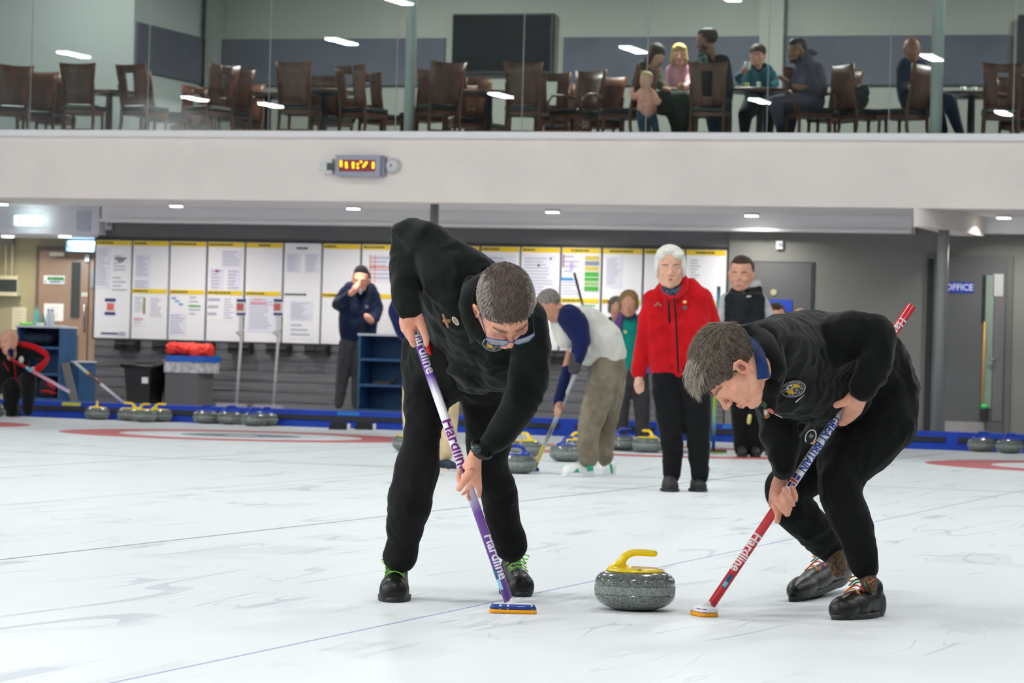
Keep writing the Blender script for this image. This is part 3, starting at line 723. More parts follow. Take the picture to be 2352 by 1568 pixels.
fl += [(zf_, zf_+.055, -.25, .05, fwhite, R_+.0004), (zf_+.02, zf_+.036, -.95, .75, fwhite, R_+.0004), (zf_, zf_+.055, -.17, -.03, redp, R_+.0008), (zf_+.024, zf_+.032, -.95, .75, redp, R_+.0008)]
brit = [o for o in bpy.data.objects if o.get('label', '').startswith('red and white curling broom')][0]
patches(brit, fl+[(.12, .175, -.5, .5, mat('sticker_teal', (20, 90, 120), .3), R_), (.125, .145, -.4, .4, mat('sticker_pale', (130, 190, 210), .3), R_+.0004)])
pb_ = [o for o in bpy.data.objects if o.get('label', '').startswith('purple and white curling broom')][0]
patches(pb_, [(.09, .15, -1.3, -.2, mat('sticker_pale', (130, 190, 210), .3), R_), (.13, .165, -1.3, -.3, mat('sticker_teal', (20, 90, 120), .3), R_+.0004)])
M_bkhead = mat('black_head', (16, 20, 24), .35)
broom('white, yellow and brown curling broom leaning on the stones at the left', ice(292, 964)+Vector((0, 0, .16)), ice(292, 964)+(P(170, 827, 37.2)-P(292, 926, 37.2))+Vector((0, 0, .17)),
      [(0, (240, 200, 20)), (.06, (240, 200, 20)), (.07, white), (.5, white), (.51, (110, 70, 60)), (.72, (110, 70, 60)), (.73, (240, 190, 30)), (.77, (240, 190, 30)), (.78, (225, 228, 225)), (1, (225, 228, 225))], r=.017)
broom('grey and yellow curling broom held by the bent man in the white vest', ice(1224, 1082), P(1330, 842, 23.65),
      [(0, (30, 32, 36)), (.1, (30, 32, 36)), (.11, (246, 226, 16)), (.26, (246, 226, 16)), (.27, (200, 204, 208)), (.4, (40, 42, 46)), (.55, (190, 194, 198)), (1, (150, 154, 160))],
      head=dict(top=M_bkhead, pad=mat('blue_pad', (40, 90, 160), .6), len=.1, w=.06, joint=M_bkhead))
broom('slim dark curling broom slanting up above the bent man in the white vest', ice(1418, 1012), P(1319, 626, 33.8),
      [(0, (190, 196, 190)), (.75, (170, 190, 170)), (.85, (30, 50, 40)), (1, (16, 30, 50))], r=.014)
broom('blue and lime curling broom with a flat black head, beside the red-jacketed woman', ice(1638, 1040)+Vector((0, 0, .0)), P(1651, 658, 30.2),
      [(0, (20, 110, 200)), (.1, (20, 110, 200)), (.2, (150, 220, 200)), (.3, (180, 230, 40)), (.62, (120, 220, 40)), (.8, (170, 230, 60)), (.9, (30, 140, 170)), (1, (14, 40, 70))], r=.018,
      head=dict(top=M_bkhead, pad=mat('lime_pad', (170, 200, 40), .6), len=.27, w=.08, joint=M_bkhead))
broom('pale yellow curling broom with a bright yellow head, behind the right sweeper\'s face', ice(1709, 1043), P(1722, 955, 29.6),
      [(0, (200, 120, 90)), (.1, (232, 232, 150)), (1, (232, 232, 140))], r=.018,
      head=dict(top=mat('yellow_head', (242, 226, 40), .5), pad=mat('pale_pad', (226, 220, 140), .6), len=.19, w=.08))
# ================================================================== poles with signs (ice tools)
for px, lb in ((553, 'left'), (638, 'right')):
    Y = 33.98; x = X_at(px, Y, 700); zt = Z_at(px, 762, Y)
    t = thing('ice_pusher', 'tall grey pole tool with flat foot on the blue bumper, the %s one' % lb, 'ice tool', (x, Y, .19), group='tall pole tools on the bumper')
    obj('pole', MB().cyl((x-.02, Y, .2), (x+.02, Y, zt), .017, n=12).vf(), mat('tool_pole', (196, 192, 184), .4), t, True)
    obj('flat_foot', MB().box((x-.26, Y-.04, .19), (x+.1, Y+.04, .225)).vf(), mat('tool_foot', (190, 180, 178), .5), t)
    obj('top_clamp', MB().chain([((x+.0, Y, zt-.02), .032), ((x+.03, Y, zt+.02), .02), ((x-.03, Y-.02, zt-.01), .018)]).vf(), mat('tool_clamp', (206, 208, 206), .4), t, True)
    cd = thing('instruction_card', 'small card with navy bands and a red pattern atop the %s tall pole tool' % lb, 'card', (x+.03, Y-.03, zt), group='cards on the pole tools')
    z0, z1 = Z_at(px, 722, Y), Z_at(px, 686, Y)
    obj('card_clip', MB().box((x-.01, Y-.022, zt-.03), (x+.03, Y+.01, z0+.05)).vf(), wp, cd)
    obj('card_sheet', MB().box((x-.04, Y-.03, z0-.02), (x+.08, Y-.022, z1)).vf(), M_paper2, cd)
    for a, b_, mm in ((.0, .12, nav), (.3, .72, red_), (.86, 1, nav)):
        obj('printed_band', MB().box((x-.036, Y-.034, z0+(z1-z0)*a-.01), (x+.076 if mm is nav else x+.05, Y-.0305, z0+(z1-z0)*b_-.004)).vf(), mm, cd)
# ================================================================== bins
Y = 35.2
t = thing('wheeled_bin', 'black wheeled rubbish bin with its lid open against the far wall', 'bin', (X_at(345, Y), Y, .1))
x0, x1, zt = X_at(308, Y, 850), X_at(362, Y, 850), Z_at(345, 841, Y)
obj('bin_body', MB().add([(x0+.02, Y-.2, .1), (x1-.01, Y-.2, .1), (x1-.01, Y+.15, .1), (x0+.02, Y+.15, .1), (x0-.02, Y-.25, zt), (x1+.02, Y-.25, zt), (x1+.02, Y+.2, zt), (x0-.02, Y+.2, zt)], [(0, 3, 2, 1), (4, 5, 6, 7), (0, 1, 5, 4), (1, 2, 6, 5), (2, 3, 7, 6), (3, 0, 4, 7)]).vf(), M_black, t)
obj('bin_rim', MB().tube([(x0-.03, Y-.27, zt), (x1+.03, Y-.27, zt), (x1+.03, Y+.2, zt+.03), (x0-.03, Y+.2, zt+.03)], .028, 8, True).vf(), M_black, t, True)
x2 = X_at(385, Y, 850)
obj('open_lid', MB().add([(x1+.02, Y+.1, zt+.06), (x2, Y+.05, zt+.08), (x2-.02, Y+.1, zt-.35), (x2-.09, Y+.15, .15), (x1-.0, Y+.2, .15), (x1, Y+.13, zt+.1), (x2-.02, Y+.13, zt+.06), (x2-.1, Y+.22, .15)], [(0, 1, 2, 3, 4), (5, 7, 6), (0, 5, 6, 1), (1, 6, 7, 3, 2), (0, 4, 7, 5)]).vf(), M_black, t)
obj('bin_label', MB().box((X_at(328, Y-.24, 860), Y-.262, Z_at(335, 880, Y-.24)), (X_at(341, Y-.24, 860), Y-.235, Z_at(335, 866, Y-.24))).vf(), M_paper2, t)
t = thing('recycling_bin', 'grey box bin with a clear liner and blue rim, right of the black bin', 'bin', (X_at(440, Y), Y, .1))
xg0, xg1, zr0, zr1 = X_at(400, Y, 830), X_at(486, Y, 830), Z_at(440, 831, Y), Z_at(440, 817, Y)
obj('bin_body', MB().box((xg0-.02, Y-.2, .1), (xg1-.08, Y+.25, zr0)).vf(), mat('grey_bin', (98, 98, 100), .6), t)
obj('bin_liner', MB().box((xg0-.03, Y-.22, zr0-.13), (xg1-.01, Y+.26, zr0)).vf(), mat('clear_liner', (168, 168, 170), .3, c2=(214, 214, 216), nscale=14), t)
obj('blue_rim', MB().box((xg0, Y-.24, zr0), (xg1, Y+.27, zr1)).vf(), mat('blue_rim', (16, 96, 200), .5), t, label='blue rim of the bin')
rb = MB()
for k in range(9):
    rb.ell((xg0+.04+(xg1-xg0-.08)*(k/8), Y-.05+random.uniform(-.1, .1), zr1+.055+random.uniform(-.01, .03)), (random.uniform(.05,.08), random.choice([.1, .12]), .075))
rb.remesh(.01, 2, (.012, 16))
single('red_bag', rb, mat('red_bag', (232, 52, 36), .6), 'crumpled bright red bundle lying on top of the grey box bin', 'bag', smooth=True)
# ================================================================== shelves
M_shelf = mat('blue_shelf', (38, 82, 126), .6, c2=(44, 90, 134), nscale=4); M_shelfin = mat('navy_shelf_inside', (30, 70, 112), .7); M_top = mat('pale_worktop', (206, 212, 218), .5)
def shelf(label, px0, px1, pyt, Y, dp, levels, side_r=0.):
    x0, x1 = X_at(px0, Y, 850), X_at(px1, Y, 850); zt = Z_at((px0+px1)/2, pyt, Y)
    t = thing('shelf_unit', label, 'shelf', ((x0+x1)/2, Y, .1))
    w_ = .025
    obj('side_panel', MB().box((x0, Y, .1), (x0+w_, Y+dp, zt)).vf(), M_shelf, t)
    obj('side_panel', MB().box((x1-w_, Y, .1), (x1, Y+dp, zt)).vf(), M_shelf, t)
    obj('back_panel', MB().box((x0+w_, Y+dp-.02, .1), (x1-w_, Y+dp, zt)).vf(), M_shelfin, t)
    for l in levels:
        z = Z_at((px0+px1)/2, l, Y); obj('shelf', MB().box((x0+w_, Y+.01, z-.03), (x1-w_, Y+dp-.02, z)).vf(), M_shelf, t)
    obj('worktop', MB().box((x0-.01, Y-.02, zt), (x1+.01, Y+dp, zt+.025)).vf(), M_top, t)
    return x0, x1, zt
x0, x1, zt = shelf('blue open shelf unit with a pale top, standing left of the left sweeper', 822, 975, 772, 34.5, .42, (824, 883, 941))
zsh = Z_at(898, 883, 34.5)
single('hand_tool', MB().box((X_at(866, 34.6), 34.55, zsh), (X_at(906, 34.6), 34.65, zsh+.035)).cyl((X_at(906, 34.6), 34.6, zsh+.02), (X_at(914, 34.6), 34.6, zsh+.07), .02), mat('dark_tool', (50, 52, 40), .6), 'small dark hand tool lying on the middle board of the blue shelf unit', 'tool')
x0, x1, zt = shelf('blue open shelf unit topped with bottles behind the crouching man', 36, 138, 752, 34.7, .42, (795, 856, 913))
xS = X_at(138, 34.7, 850); t = thing('shelf_unit', 'narrow low blue cabinet with a pale top, just left of the brown door', 'shelf', (xS+.1, 34.95, .1))
xe = X_at(183, 34.95, 880); ze = Z_at(170, 832, 34.95)
obj('cabinet_body', MB().box((xS+.03, 34.95, .1), (xe-.01, 35.4, ze)).vf(), M_shelf, t); obj('worktop', MB().box((xS+.02, 34.93, ze), (xe, 35.4, ze+.02)).vf(), M_top, t)
Yp = 34.66
bd = MB(); a, b_, c, d = onY(140, 834, Yp+.05), onY(157, 831, Yp+.05), onY(178, 922, Yp-.05), onY(161, 922, Yp-.05)
for q in (c, d): q.z = max(q.z, .1)
bd.add([a, b_, c, d]+[p+Vector((0, .025, 0)) for p in (a, b_, c, d)], [(3, 2, 1, 0), (4, 5, 6, 7), (0, 1, 5, 4), (1, 2, 6, 5), (2, 3, 7, 6), (3, 0, 4, 7)])
single('leaning_board', bd, mat('grey_board', (112, 112, 108), .7), 'narrow grey board leaning against the right side of the bottle-topped shelf', 'board')
# things on the bottle shelf
def bottle(px, h, r, mb_, mc, label):
    x = X_at(px, 34.9, 740); t = thing('bottle', label, 'bottle', (x, 34.9, zt+.025), group='bottles on the left shelf')
    obj('bottle_body', MB().lathe([(r*.9, 0), (r, .01), (r, h*.62), (r*.85, h*.7), (r*.4, h*.84), (r*.36, h*.92)], n=20).vf(), mb_, t, True, False)
    obj('cap', MB().lathe([(r*.45, h*.9), (r*.45, h), (r*.3, h+.004)], n=16).vf(), mc, t, True, False)
M_aqua = mat('aqua_bottle', (110, 200, 196), .25); M_clear = mat('clear_bottle', (186, 200, 214), .15)
bottle(84, .24, .034, M_aqua, mat('grey_cap', (120, 126, 130), .4), 'tall aqua drinking bottle on the left blue shelf unit')
bottle(98, .14, .028, mat('green_bottle', (110, 150, 130), .3), mat('darkcap', (40, 60, 50), .4), 'short greenish bottle between the aqua and the clear bottle')
bottle(111, .2, .03, M_clear, mat('bluecap', (40, 60, 150), .4), 'clear bottle with a blue cap, middle of the shelf top')
bottle(119, .2, .03, M_clear, mat('bluecap', (40, 60, 150), .4), 'clear bottle with a blue cap, rightmost on the shelf top')
x = X_at(60, 34.85, 740); gb = MB()
for k in range(5): gb.ell((x-.06+.03*k, 34.85+.01*(k % 2), zt+.04), (.03, .03, .02))
single('green_cloth', gb.remesh(.006, 2, (.003, 30)), mat('green_cloth', (110, 200, 70), .7), 'small crumpled bright green cloth at the left end of the shelf top', 'cloth', smooth=True)
single('small_box', MB().box((X_at(88, 34.75, 740), 34.7, zt+.025), (X_at(97, 34.75, 740), 34.8, zt+.06)), M_paper2, 'small white box in front of the bottles on the left shelf', 'box')
single('folded_paper', MB().box((X_at(127, 34.75, 740), 34.7, zt+.025), (X_at(148, 34.75, 740), 34.85, zt+.035)), M_paper2, 'flat folded white paper on the right end of the bottle shelf', 'paper')
zs2 = Z_at(90, 795, 34.7)
cb = MB()
for k in range(6): cb.ell((X_at(60+11*k, 34.9, 780), 34.9, zs2+.085+.015*(k % 2)), (.085, .11, .065))
single('dark_coat', cb.remesh(.015, 3, (.01, 9)), mat('navy_coat', (24, 40, 62), .8), 'bundled dark navy coat on the top board of the bottle shelf', 'coat', smooth=True)
zb2 = Z_at(90, 913, 34.7)
hb = MB().box((X_at(92, 34.8, 880), 34.75, zb2), (X_at(131, 34.8, 880), 35.05, zb2+.22)).remesh(.02, 8)
hold = thing('sports_bag', 'black sports bag with red piping in the bottom of the left shelf', 'bag', (X_at(110, 34.8), 34.9, zb2))
obj('bag_body', hb.vf(), mat('black_bag', (26, 24, 28), .7), hold, True)
for py_ in (900,):
    obj('piping', MB().tube([onY(93, 898, 34.74), onY(110, 898, 34.73), onY(129, 904, 34.74)], .016, 8).vf(), mat('red_piping', (190, 26, 40), .6), hold, True)
obj('carry_strap', MB().tube([onY(108, 880, 34.74), onY(118, 886, 34.72), onY(128, 894, 34.74)], .018, 8).vf(), mat('red_piping', (190, 26, 40), .6), hold, True)
# ================================================================== doors
def wallquad(px0, py0, px1, py1, Y, th): return MB().box((X_at(px0, Y, (py0+py1)/2), Y-th, Z_at((px0+px1)/2, py1, Y)), (X_at(px1, Y, (py0+py1)/2), Y, Z_at((px0+px1)/2, py0, Y)))
M_brown = mat('brown_door', (150, 124, 108), .5, c2=(156, 130, 113), nscale=2)
dr = thing('door_1', None, None, (X_at(145, YD), YD, .1), kind='structure')
obj('door_frame', MB().box((X_at(82, YD-.02, 750), YD-.06, .1), (X_at(222, YD, 750), YD-.0, Z_at(150, 566, YD))).vf(), mat('door_frame_brown', (112, 98, 90), .6), dr)
obj('door_leaf', MB().box((X_at(87, YD-.1, 750), YD-.1, .11), (X_at(200, YD-.1, 750), YD-.05, Z_at(150, 576, YD-.1))).vf(), M_brown, dr)
obj('side_leaf', MB().box((X_at(203, YD-.1, 750), YD-.1, .11), (X_at(218, YD-.1, 750), YD-.05, Z_at(150, 576, YD-.1))).vf(), M_brown, dr)
M_dkglass = mat('dark_glass', (46, 52, 50), .1)
obj('vision_panel', wallquad(164, 602, 184, 729, YD-.102, .01).vf(), M_dkglass, dr); obj('vision_panel', wallquad(164, 769, 179, 830, YD-.102, .01).vf(), mat('green_glass', (84, 96, 84), .2), dr)
obj('vision_panel', wallquad(208, 620, 219, 662, YD-.102, .01).vf(), mat('grey_glass', (140, 144, 144), .2), dr)
y_ = YD-.16
obj('pull_handle', MB().tube([onY(193, 700, YD-.1), onY(193, 700, y_), onY(192, 756, y_), onY(192, 756, YD-.1)], .014, 10).vf(), M_steel, dr, True)
obj('door_closer', MB().box((X_at(114, YD-.16, 583), YD-.16, Z_at(130, 588, YD-.16)), (X_at(148, YD-.16, 583), YD-.1, Z_at(130, 579, YD-.16))).vf(), mat('closer_metal', (190, 180, 160), .4), dr)
obj('door_contact', wallquad(197, 584, 207, 600, YD-.1, .03).vf(), wp, dr)
obj('kick_sign', wallquad(201, 893, 215, 918, YD-.102, .01).vf(), M_paper2, dr)
sg = thing('door_sign', 'small white and green sign on the upper part of the brown door', 'sign', onY(125, 643, YD-.11))
obj('sign_plate', wallquad(101, 633, 149, 652, YD-.104, .006).vf(), M_paper2, sg)
gp = MB(); Yq = YD-.111
for a, b_ in ((109, 117), (118, 142), (141, 147)): gp.box((X_at(a, Yq, 640), Yq-.003, Z_at(125, 643, Yq)), (X_at(b_, Yq, 640), Yq, Z_at(125, 636, Yq)))
obj('green_print', gp.vf(), mat('sign_green', (40, 140, 70), .5), sg)
gp = MB()
for a, b_ in ((103, 107), (114, 140), (144, 147)): gp.box((X_at(a, Yq, 640), Yq-.003, Z_at(125, 649, Yq)), (X_at(b_, Yq, 640), Yq, Z_at(125, 645, Yq)))
obj('blue_print', gp.vf(), mat('sign_blue', (90, 120, 170), .5), sg)
for a, b_, c, d, l, m_ in ((101, 697, 146, 737, 'cream notice taped low on the brown door behind the bottles', M_paper2), (28, 705, 61, 757, 'cream notice on the olive wall left of the brown door', mat('cream_paper', (226, 220, 196), .7)), (188, 672, 201, 681, 'tiny white notice beside the pull handle of the brown door', M_paper2)):
    t = thing('paper_notice', l, 'notice', onY((a+c)/2, d, YD-.104)); obj('page', wallquad(a, b_, c, d, (YD-.104 if a > 80 else YD-.002), .003).vf(), m_, t)
    Yq = (YD-.108 if a > 80 else YD-.006)
    lb = MB()
    for k in range(5): zq = Z_at((a+c)/2, b_+(d-b_)*(.2+.15*k), Yq); lb.box((X_at(a+(c-a)*.15, Yq, 700), Yq-.001, zq-.006), (X_at(a+(c-a)*(.6+.2*random.random()), Yq, 700), Yq, zq))
    obj('printed_lines', lb.vf(), mat('tan_print', (190, 180, 160), .7), t)
# glowing box added in place of a lamp reflection over the brown door
t = thing('door_reflection_glow', 'glowing bluish strip above the brown door, standing in for a lamp reflection', 'lamp', onY(189, 558, YD-.2))
obj('glow_strip', MB().box((X_at(157, YD-.3, 560), YD-.3, Z_at(185, 562, YD-.3)), (X_at(216, YD-.3, 560), YD-.24, Z_at(185, 554, YD-.3))).vf(), mat('blue_reflection_glow', (190, 230, 255), .5, emit=8), t)
obj('glow_back', MB().box((X_at(152, YD-.24, 560), YD-.24, Z_at(185, 577, YD-.3)), (X_at(219, YD-.24, 560), YD-.2, Z_at(185, 552, YD-.3))).vf(), mat('glow_back_paint', (150, 190, 210), .4), t)
area('door_glow_light', (X_at(186, YD-.3, 560), YD-.36, Z_at(185, 560, YD-.3)), .3, .05, 5, (.75, .9, 1), 0, t)  # added light that goes with the glowing strip
# exit sign
ex = thing('exit_sign', 'glowing white and green emergency exit sign on the white bulkhead', 'sign', onY(62, 505, ybk))
Yx = ybk-.06
obj('light_box', MB().box((X_at(32, Yx, 505), Yx, Z_at(62, 518, Yx)), (X_at(92, Yx, 505), ybk, Z_at(62, 494, Yx))).vf(), mat('exit_glow', (225, 255, 245), .5, emit=1.05), ex)
M_exg = mat('exit_green', (10, 140, 80), .5, emit=.15)
def exbox(a, b_, c, d): return MB().box((X_at(a, Yx, 505), Yx-.003, Z_at(62, d, Yx)), (X_at(c, Yx, 505), Yx-.0005, Z_at(62, b_, Yx)))
gm = MB()
q = lambda px, py: Vector((X_at(px, Yx, 505), Yx-.003, Z_at(62, py, Yx)))
gm.add([q(64, 498), q(69, 498), q(64, 503)], [(0, 2, 1)]).add([q(76, 498), q(71, 498), q(76, 503)], [(0, 1, 2)]).add([q(64, 512), q(68, 512), q(64, 509)], [(0, 1, 2)]).add([q(76, 512), q(72, 512), q(76, 509)], [(0, 2, 1)])
gm.add([q(43, 498), q(45, 498), q(45, 513), q(43, 513)], [(0, 3, 2, 1)]).add([q(55.5, 498), q(56.5, 498), q(56.5, 512), q(55.5, 512)], [(0, 3, 2, 1)])
obj('pictogram', gm.vf(), M_exg, ex)
area('exit_light', (X_at(62, Yx-.2, 505), Yx-.1, Z_at(62, 505, Yx)), .3, .1, .45, (.85, 1, .97), math.radians(-90+180), ex)
t = thing('wall_grille', 'pale lilac square grille at the right end of the white bulkhead', 'grille', onY(192, 507, ybk))
gr_ = MB(); Yg = ybk-.01
gr_.box((X_at(176, Yg, 507), Yg-.006, Z_at(192, 531, Yg)), (X_at(208, Yg, 507), Yg+.01, Z_at(192, 484, Yg)))
for k in range(9): z = Z_at(192, 486+5*k, Yg); gr_.box((X_at(177, Yg, 507), Yg-.012, z-.008), (X_at(207, Yg, 507), Yg-.006, z))
obj('grille_plate', gr_.vf(), mat('lilac_grille', (204, 204, 222), .6), t)
# control cabinet at the far left
t = thing('control_cabinet', 'cream wall cabinet with a dark window and two conduit pipes at the left edge', 'cabinet', onY(20, 660, YD))
obj('cabinet_box', wallquad(-40, 633, 50, 679, YD, .12).vf(), mat('cream_metal', (222, 216, 186), .5), t)
obj('cabinet_window', wallquad(-30, 641, 39, 669, YD-.12, .01).vf(), M_dkglass, t)
for px in (13, 28): obj('conduit_pipe', MB().cyl(onY(px, 634, YD-.04), onY(px+1, 545, YD-.04), .014, n=10).vf(), mat('cream_metal', (222, 216, 186), .5), t, True)
obj('junction_box', wallquad(8, 545, 36, 561, YD, .1).vf(), mat('grey_box', (150, 146, 138), .5), t)
# grey doors at the right
M_dkdoor = mat('slate_door', (84, 86, 88), .6); M_dkfr = mat('slate_frame', (70, 72, 73), .6)
Yd = YW-.05
dr2 = thing('door_2', None, None, (X_at(1800, Yd), Yd, .1), kind='structure')
obj('door_frame', wallquad(1725, 600, 1866, 984, Yd, .02).vf(), M_dkfr, dr2); obj('door_leaf', wallquad(1730, 605, 1860, 984, Yd-.02, .012).vf(), M_dkdoor, dr2)
b_ = thing('door_sign', 'plain royal blue sign low on the grey door behind the right sweeper\'s back', 'sign', onY(1795, 700, Yd-.04)); obj('sign_plate', wallquad(1768, 688, 1820, 716, Yd-.034, .006).vf(), mat('royal_sign', (20, 60, 170), .5), b_)
b_ = thing('round_notice', 'small round cream disc on the grey door above the blue sign', 'disc', onY(1777, 671, Yd-.04)); p = onY(1777, 671, Yd-.034); obj('disc', MB().cyl(p, p+Vector((0, -.008, 0)), .036, n=20).vf(), mat('cream_disc', (170, 164, 130), .6), b_)
b_ = thing('wall_box', 'small white wall box high on the grey wall at the right', 'wall box', onY(1792, 563, Yd)); obj('box_body', wallquad(1785, 554, 1800, 572, Yd, .05).vf(), wp, b_)
obj('box_face', wallquad(1788, 558, 1797, 566, Yd-.05, .006).vf(), mat('grey_face', (150, 150, 156), .5), b_)
b_ = thing('wall_box', 'small white wall box high on the dark wall above the first noticeboard', 'wall box', onY(251, 518, YW)); obj('box_body', wallquad(245, 506, 258, 528, YW, .05).vf(), wp, b_)
obj('box_face', wallquad(247, 509, 256, 519, YW-.05, .006).vf(), mat('grey_face', (150, 150, 156), .5), b_)
dr3 = thing('door_3', None, None, (X_at(2230, Yd), Yd, .1), kind='structure')
obj('door_frame', wallquad(2122, 586, 2324, 1002, Yd, .03).vf(), mat('slate_frame2', (92, 94, 94), .6), dr3)
obj('dark_gap', wallquad(2126, 594, 2140, 1000, Yd-.03, .006).vf(), mat('gap_dark', (36, 38, 40), .8), dr3)
obj('door_leaf', wallquad(2142, 596, 2308, 1000, Yd-.03, .02).vf(), M_dkdoor, dr3)
obj('vision_panel', wallquad(2259, 632, 2280, 938, Yd-.051, .008).vf(), mat('green_glass2', (128, 146, 136), .15), dr3)
obj('panel_edge', wallquad(2256, 632, 2264, 740, Yd-.06, .008).vf(), M_black, dr3)
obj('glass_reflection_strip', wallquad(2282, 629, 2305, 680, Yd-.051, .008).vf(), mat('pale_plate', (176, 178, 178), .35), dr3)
obj('steel_push_plate', wallquad(2282, 681, 2304, 966, Yd-.051, .008).vf(), mat('dull_steel', (112, 110, 112), .35, metal=.4), dr3)
obj('lever_handle', MB().tube([onY(2286, 825, Yd-.06), onY(2286, 825, Yd-.1), onY(2272, 825, Yd-.1)], .01, 8).vf(), M_steel, dr3, True)
obj('kick_plate', wallquad(2170, 968, 2260, 998, Yd-.051, .006).vf(), mat('kick_steel', (170, 166, 164), .3, metal=.7), dr3)
b_ = thing('office_sign', 'blue OFFICE sign on the slate door at the right', 'sign', onY(2207, 660, Yd-.06))
obj('sign_plate', wallquad(2176, 648, 2236, 672, Yd-.052, .006).vf(), mat('office_blue', (34, 56, 160), .5), b_)
c_ = onY(2203, 660, Yd-.0595); c_.y = Yd-.0595
obj('lettering', ytext('OFFICE', c_, .1, .002).vf(), mat('sign_white', (200, 208, 240), .5), b_)
b_ = thing('curling_broom', 'yellow and green curling broom standing upright against the office door glass', 'curling broom', onY(2258, 965, Yd-.12)); Ys = Yd-.09
obj('shaft', MB().cyl(onY(2262, 738, Ys), onY(2255, 930, Ys), .012, n=12).vf(), mat('ochre_shaft', (200, 150, 70), .4), b_, True)
obj('green_collar', MB().cyl(onY(2261, 928, Ys), onY(2261, 938, Ys), .04, n=14).vf(), mat('green_collar', (60, 200, 110), .5), b_, True)
obj('dark_head', MB().box((X_at(2252, Ys, 950), Ys-.04, Z_at(2260, 966, Ys)), (X_at(2268, Ys, 950), Ys+.035, Z_at(2260, 939, Ys))).vf(), M_black, b_)
# ================================================================== wall clock, camera, detector on the balcony front
ck = thing('wall_clock', 'grey digital clock with glowing orange dot digits on the balcony front', 'clock', onY(825, 380, YF))
Yc = YF-.14
cx0, cx1, cz0, cz1 = X_at(770, Yc, 380), X_at(873, Yc, 380), Z_at(822, 404, Yc), Z_at(822, 356, Yc)
sx0, sx1, sz0, sz1 = X_at(778, Yc, 380), X_at(862, Yc, 380), Z_at(822, 394, Yc), Z_at(822, 367, Yc)
fr = MB().box((cx0, Yc, cz0), (sx0, YF, cz1)).box((sx1, Yc, cz0), (cx1, YF, cz1)).box((sx0, Yc, sz1), (sx1, YF, cz1)).box((sx0, Yc, cz0), (sx1, YF, sz0)).box((cx1, Yc+.05, cz0+.01), (cx1+.03, YF, cz1-.01))
obj('housing', fr.vf(), mat('clock_grey', (162, 168, 186), .5), ck)
obj('display', MB().box((sx0, Yc+.01, sz0), (sx1, YF, sz1)).vf(), mat('clock_display', (90, 24, 30), .4, emit=.35, ecol=(150, 20, 40)), ck)
M_dig = mat('digit_glow', (255, 170, 30), .5, emit=2.2, ecol=(255, 190, 30))
def cz(px, py): return Vector((X_at(px, Yc, 380), Yc+.006, Z_at(822, py, Yc)))
for pts in (((782.5, 371), (783, 381)), ((794.5, 374), (795.5, 384)), ((810.5, 374), (810.5, 379)), ((811, 384),), ((821, 377),), ((821.5, 385),), ((828.5, 371.5),), ((841, 373), (834.5, 382)), ((856.5, 374), (856.5, 379)), ((856.5, 384),)):
    mb = MB(); ps = [cz(*q_) for q_ in pts]
    mb.chain([(ps[0], .014), (ps[-1]+Vector((0, 0, .0001)), .014)])
    obj('digit_segment', mb.vf(), M_dig, ck, True)
sc_ = thing('security_camera', 'small white wall camera with a dark lens box left of the clock', 'camera', onY(755, 383, YF))
obj('bracket', wallquad(736, 373, 750, 392, YF, .05).vf(), wp, sc_)
obj('camera_shell', wallquad(749, 366, 770, 400, YF, .1).vf(), wp, sc_); obj('lens_window', wallquad(751, 374, 768, 391, YF-.1, .01).vf(), mat('lens_green', (52, 68, 60), .2), sc_)
p = onY(905, 381, YF)
sd = thing('alarm_sounder', 'round white alarm sounder right of the clock', 'alarm', p)
obj('sounder_body', MB().lathe([(.085, 0), (.085, .03), (.07, .08), (.03, .1), (.012, .1)], n=28, M=Matrix.Translation(p) @ Matrix.Rotation(math.pi/2, 4, 'X')).vf(), wp, sd, True)
obj('centre_grille', MB().lathe([(.02, .1), (.018, .104)], n=16, M=Matrix.Translation(p) @ Matrix.Rotation(math.pi/2, 4, 'X')).vf(), mat('grey_face', (150, 150, 156), .5), sd)
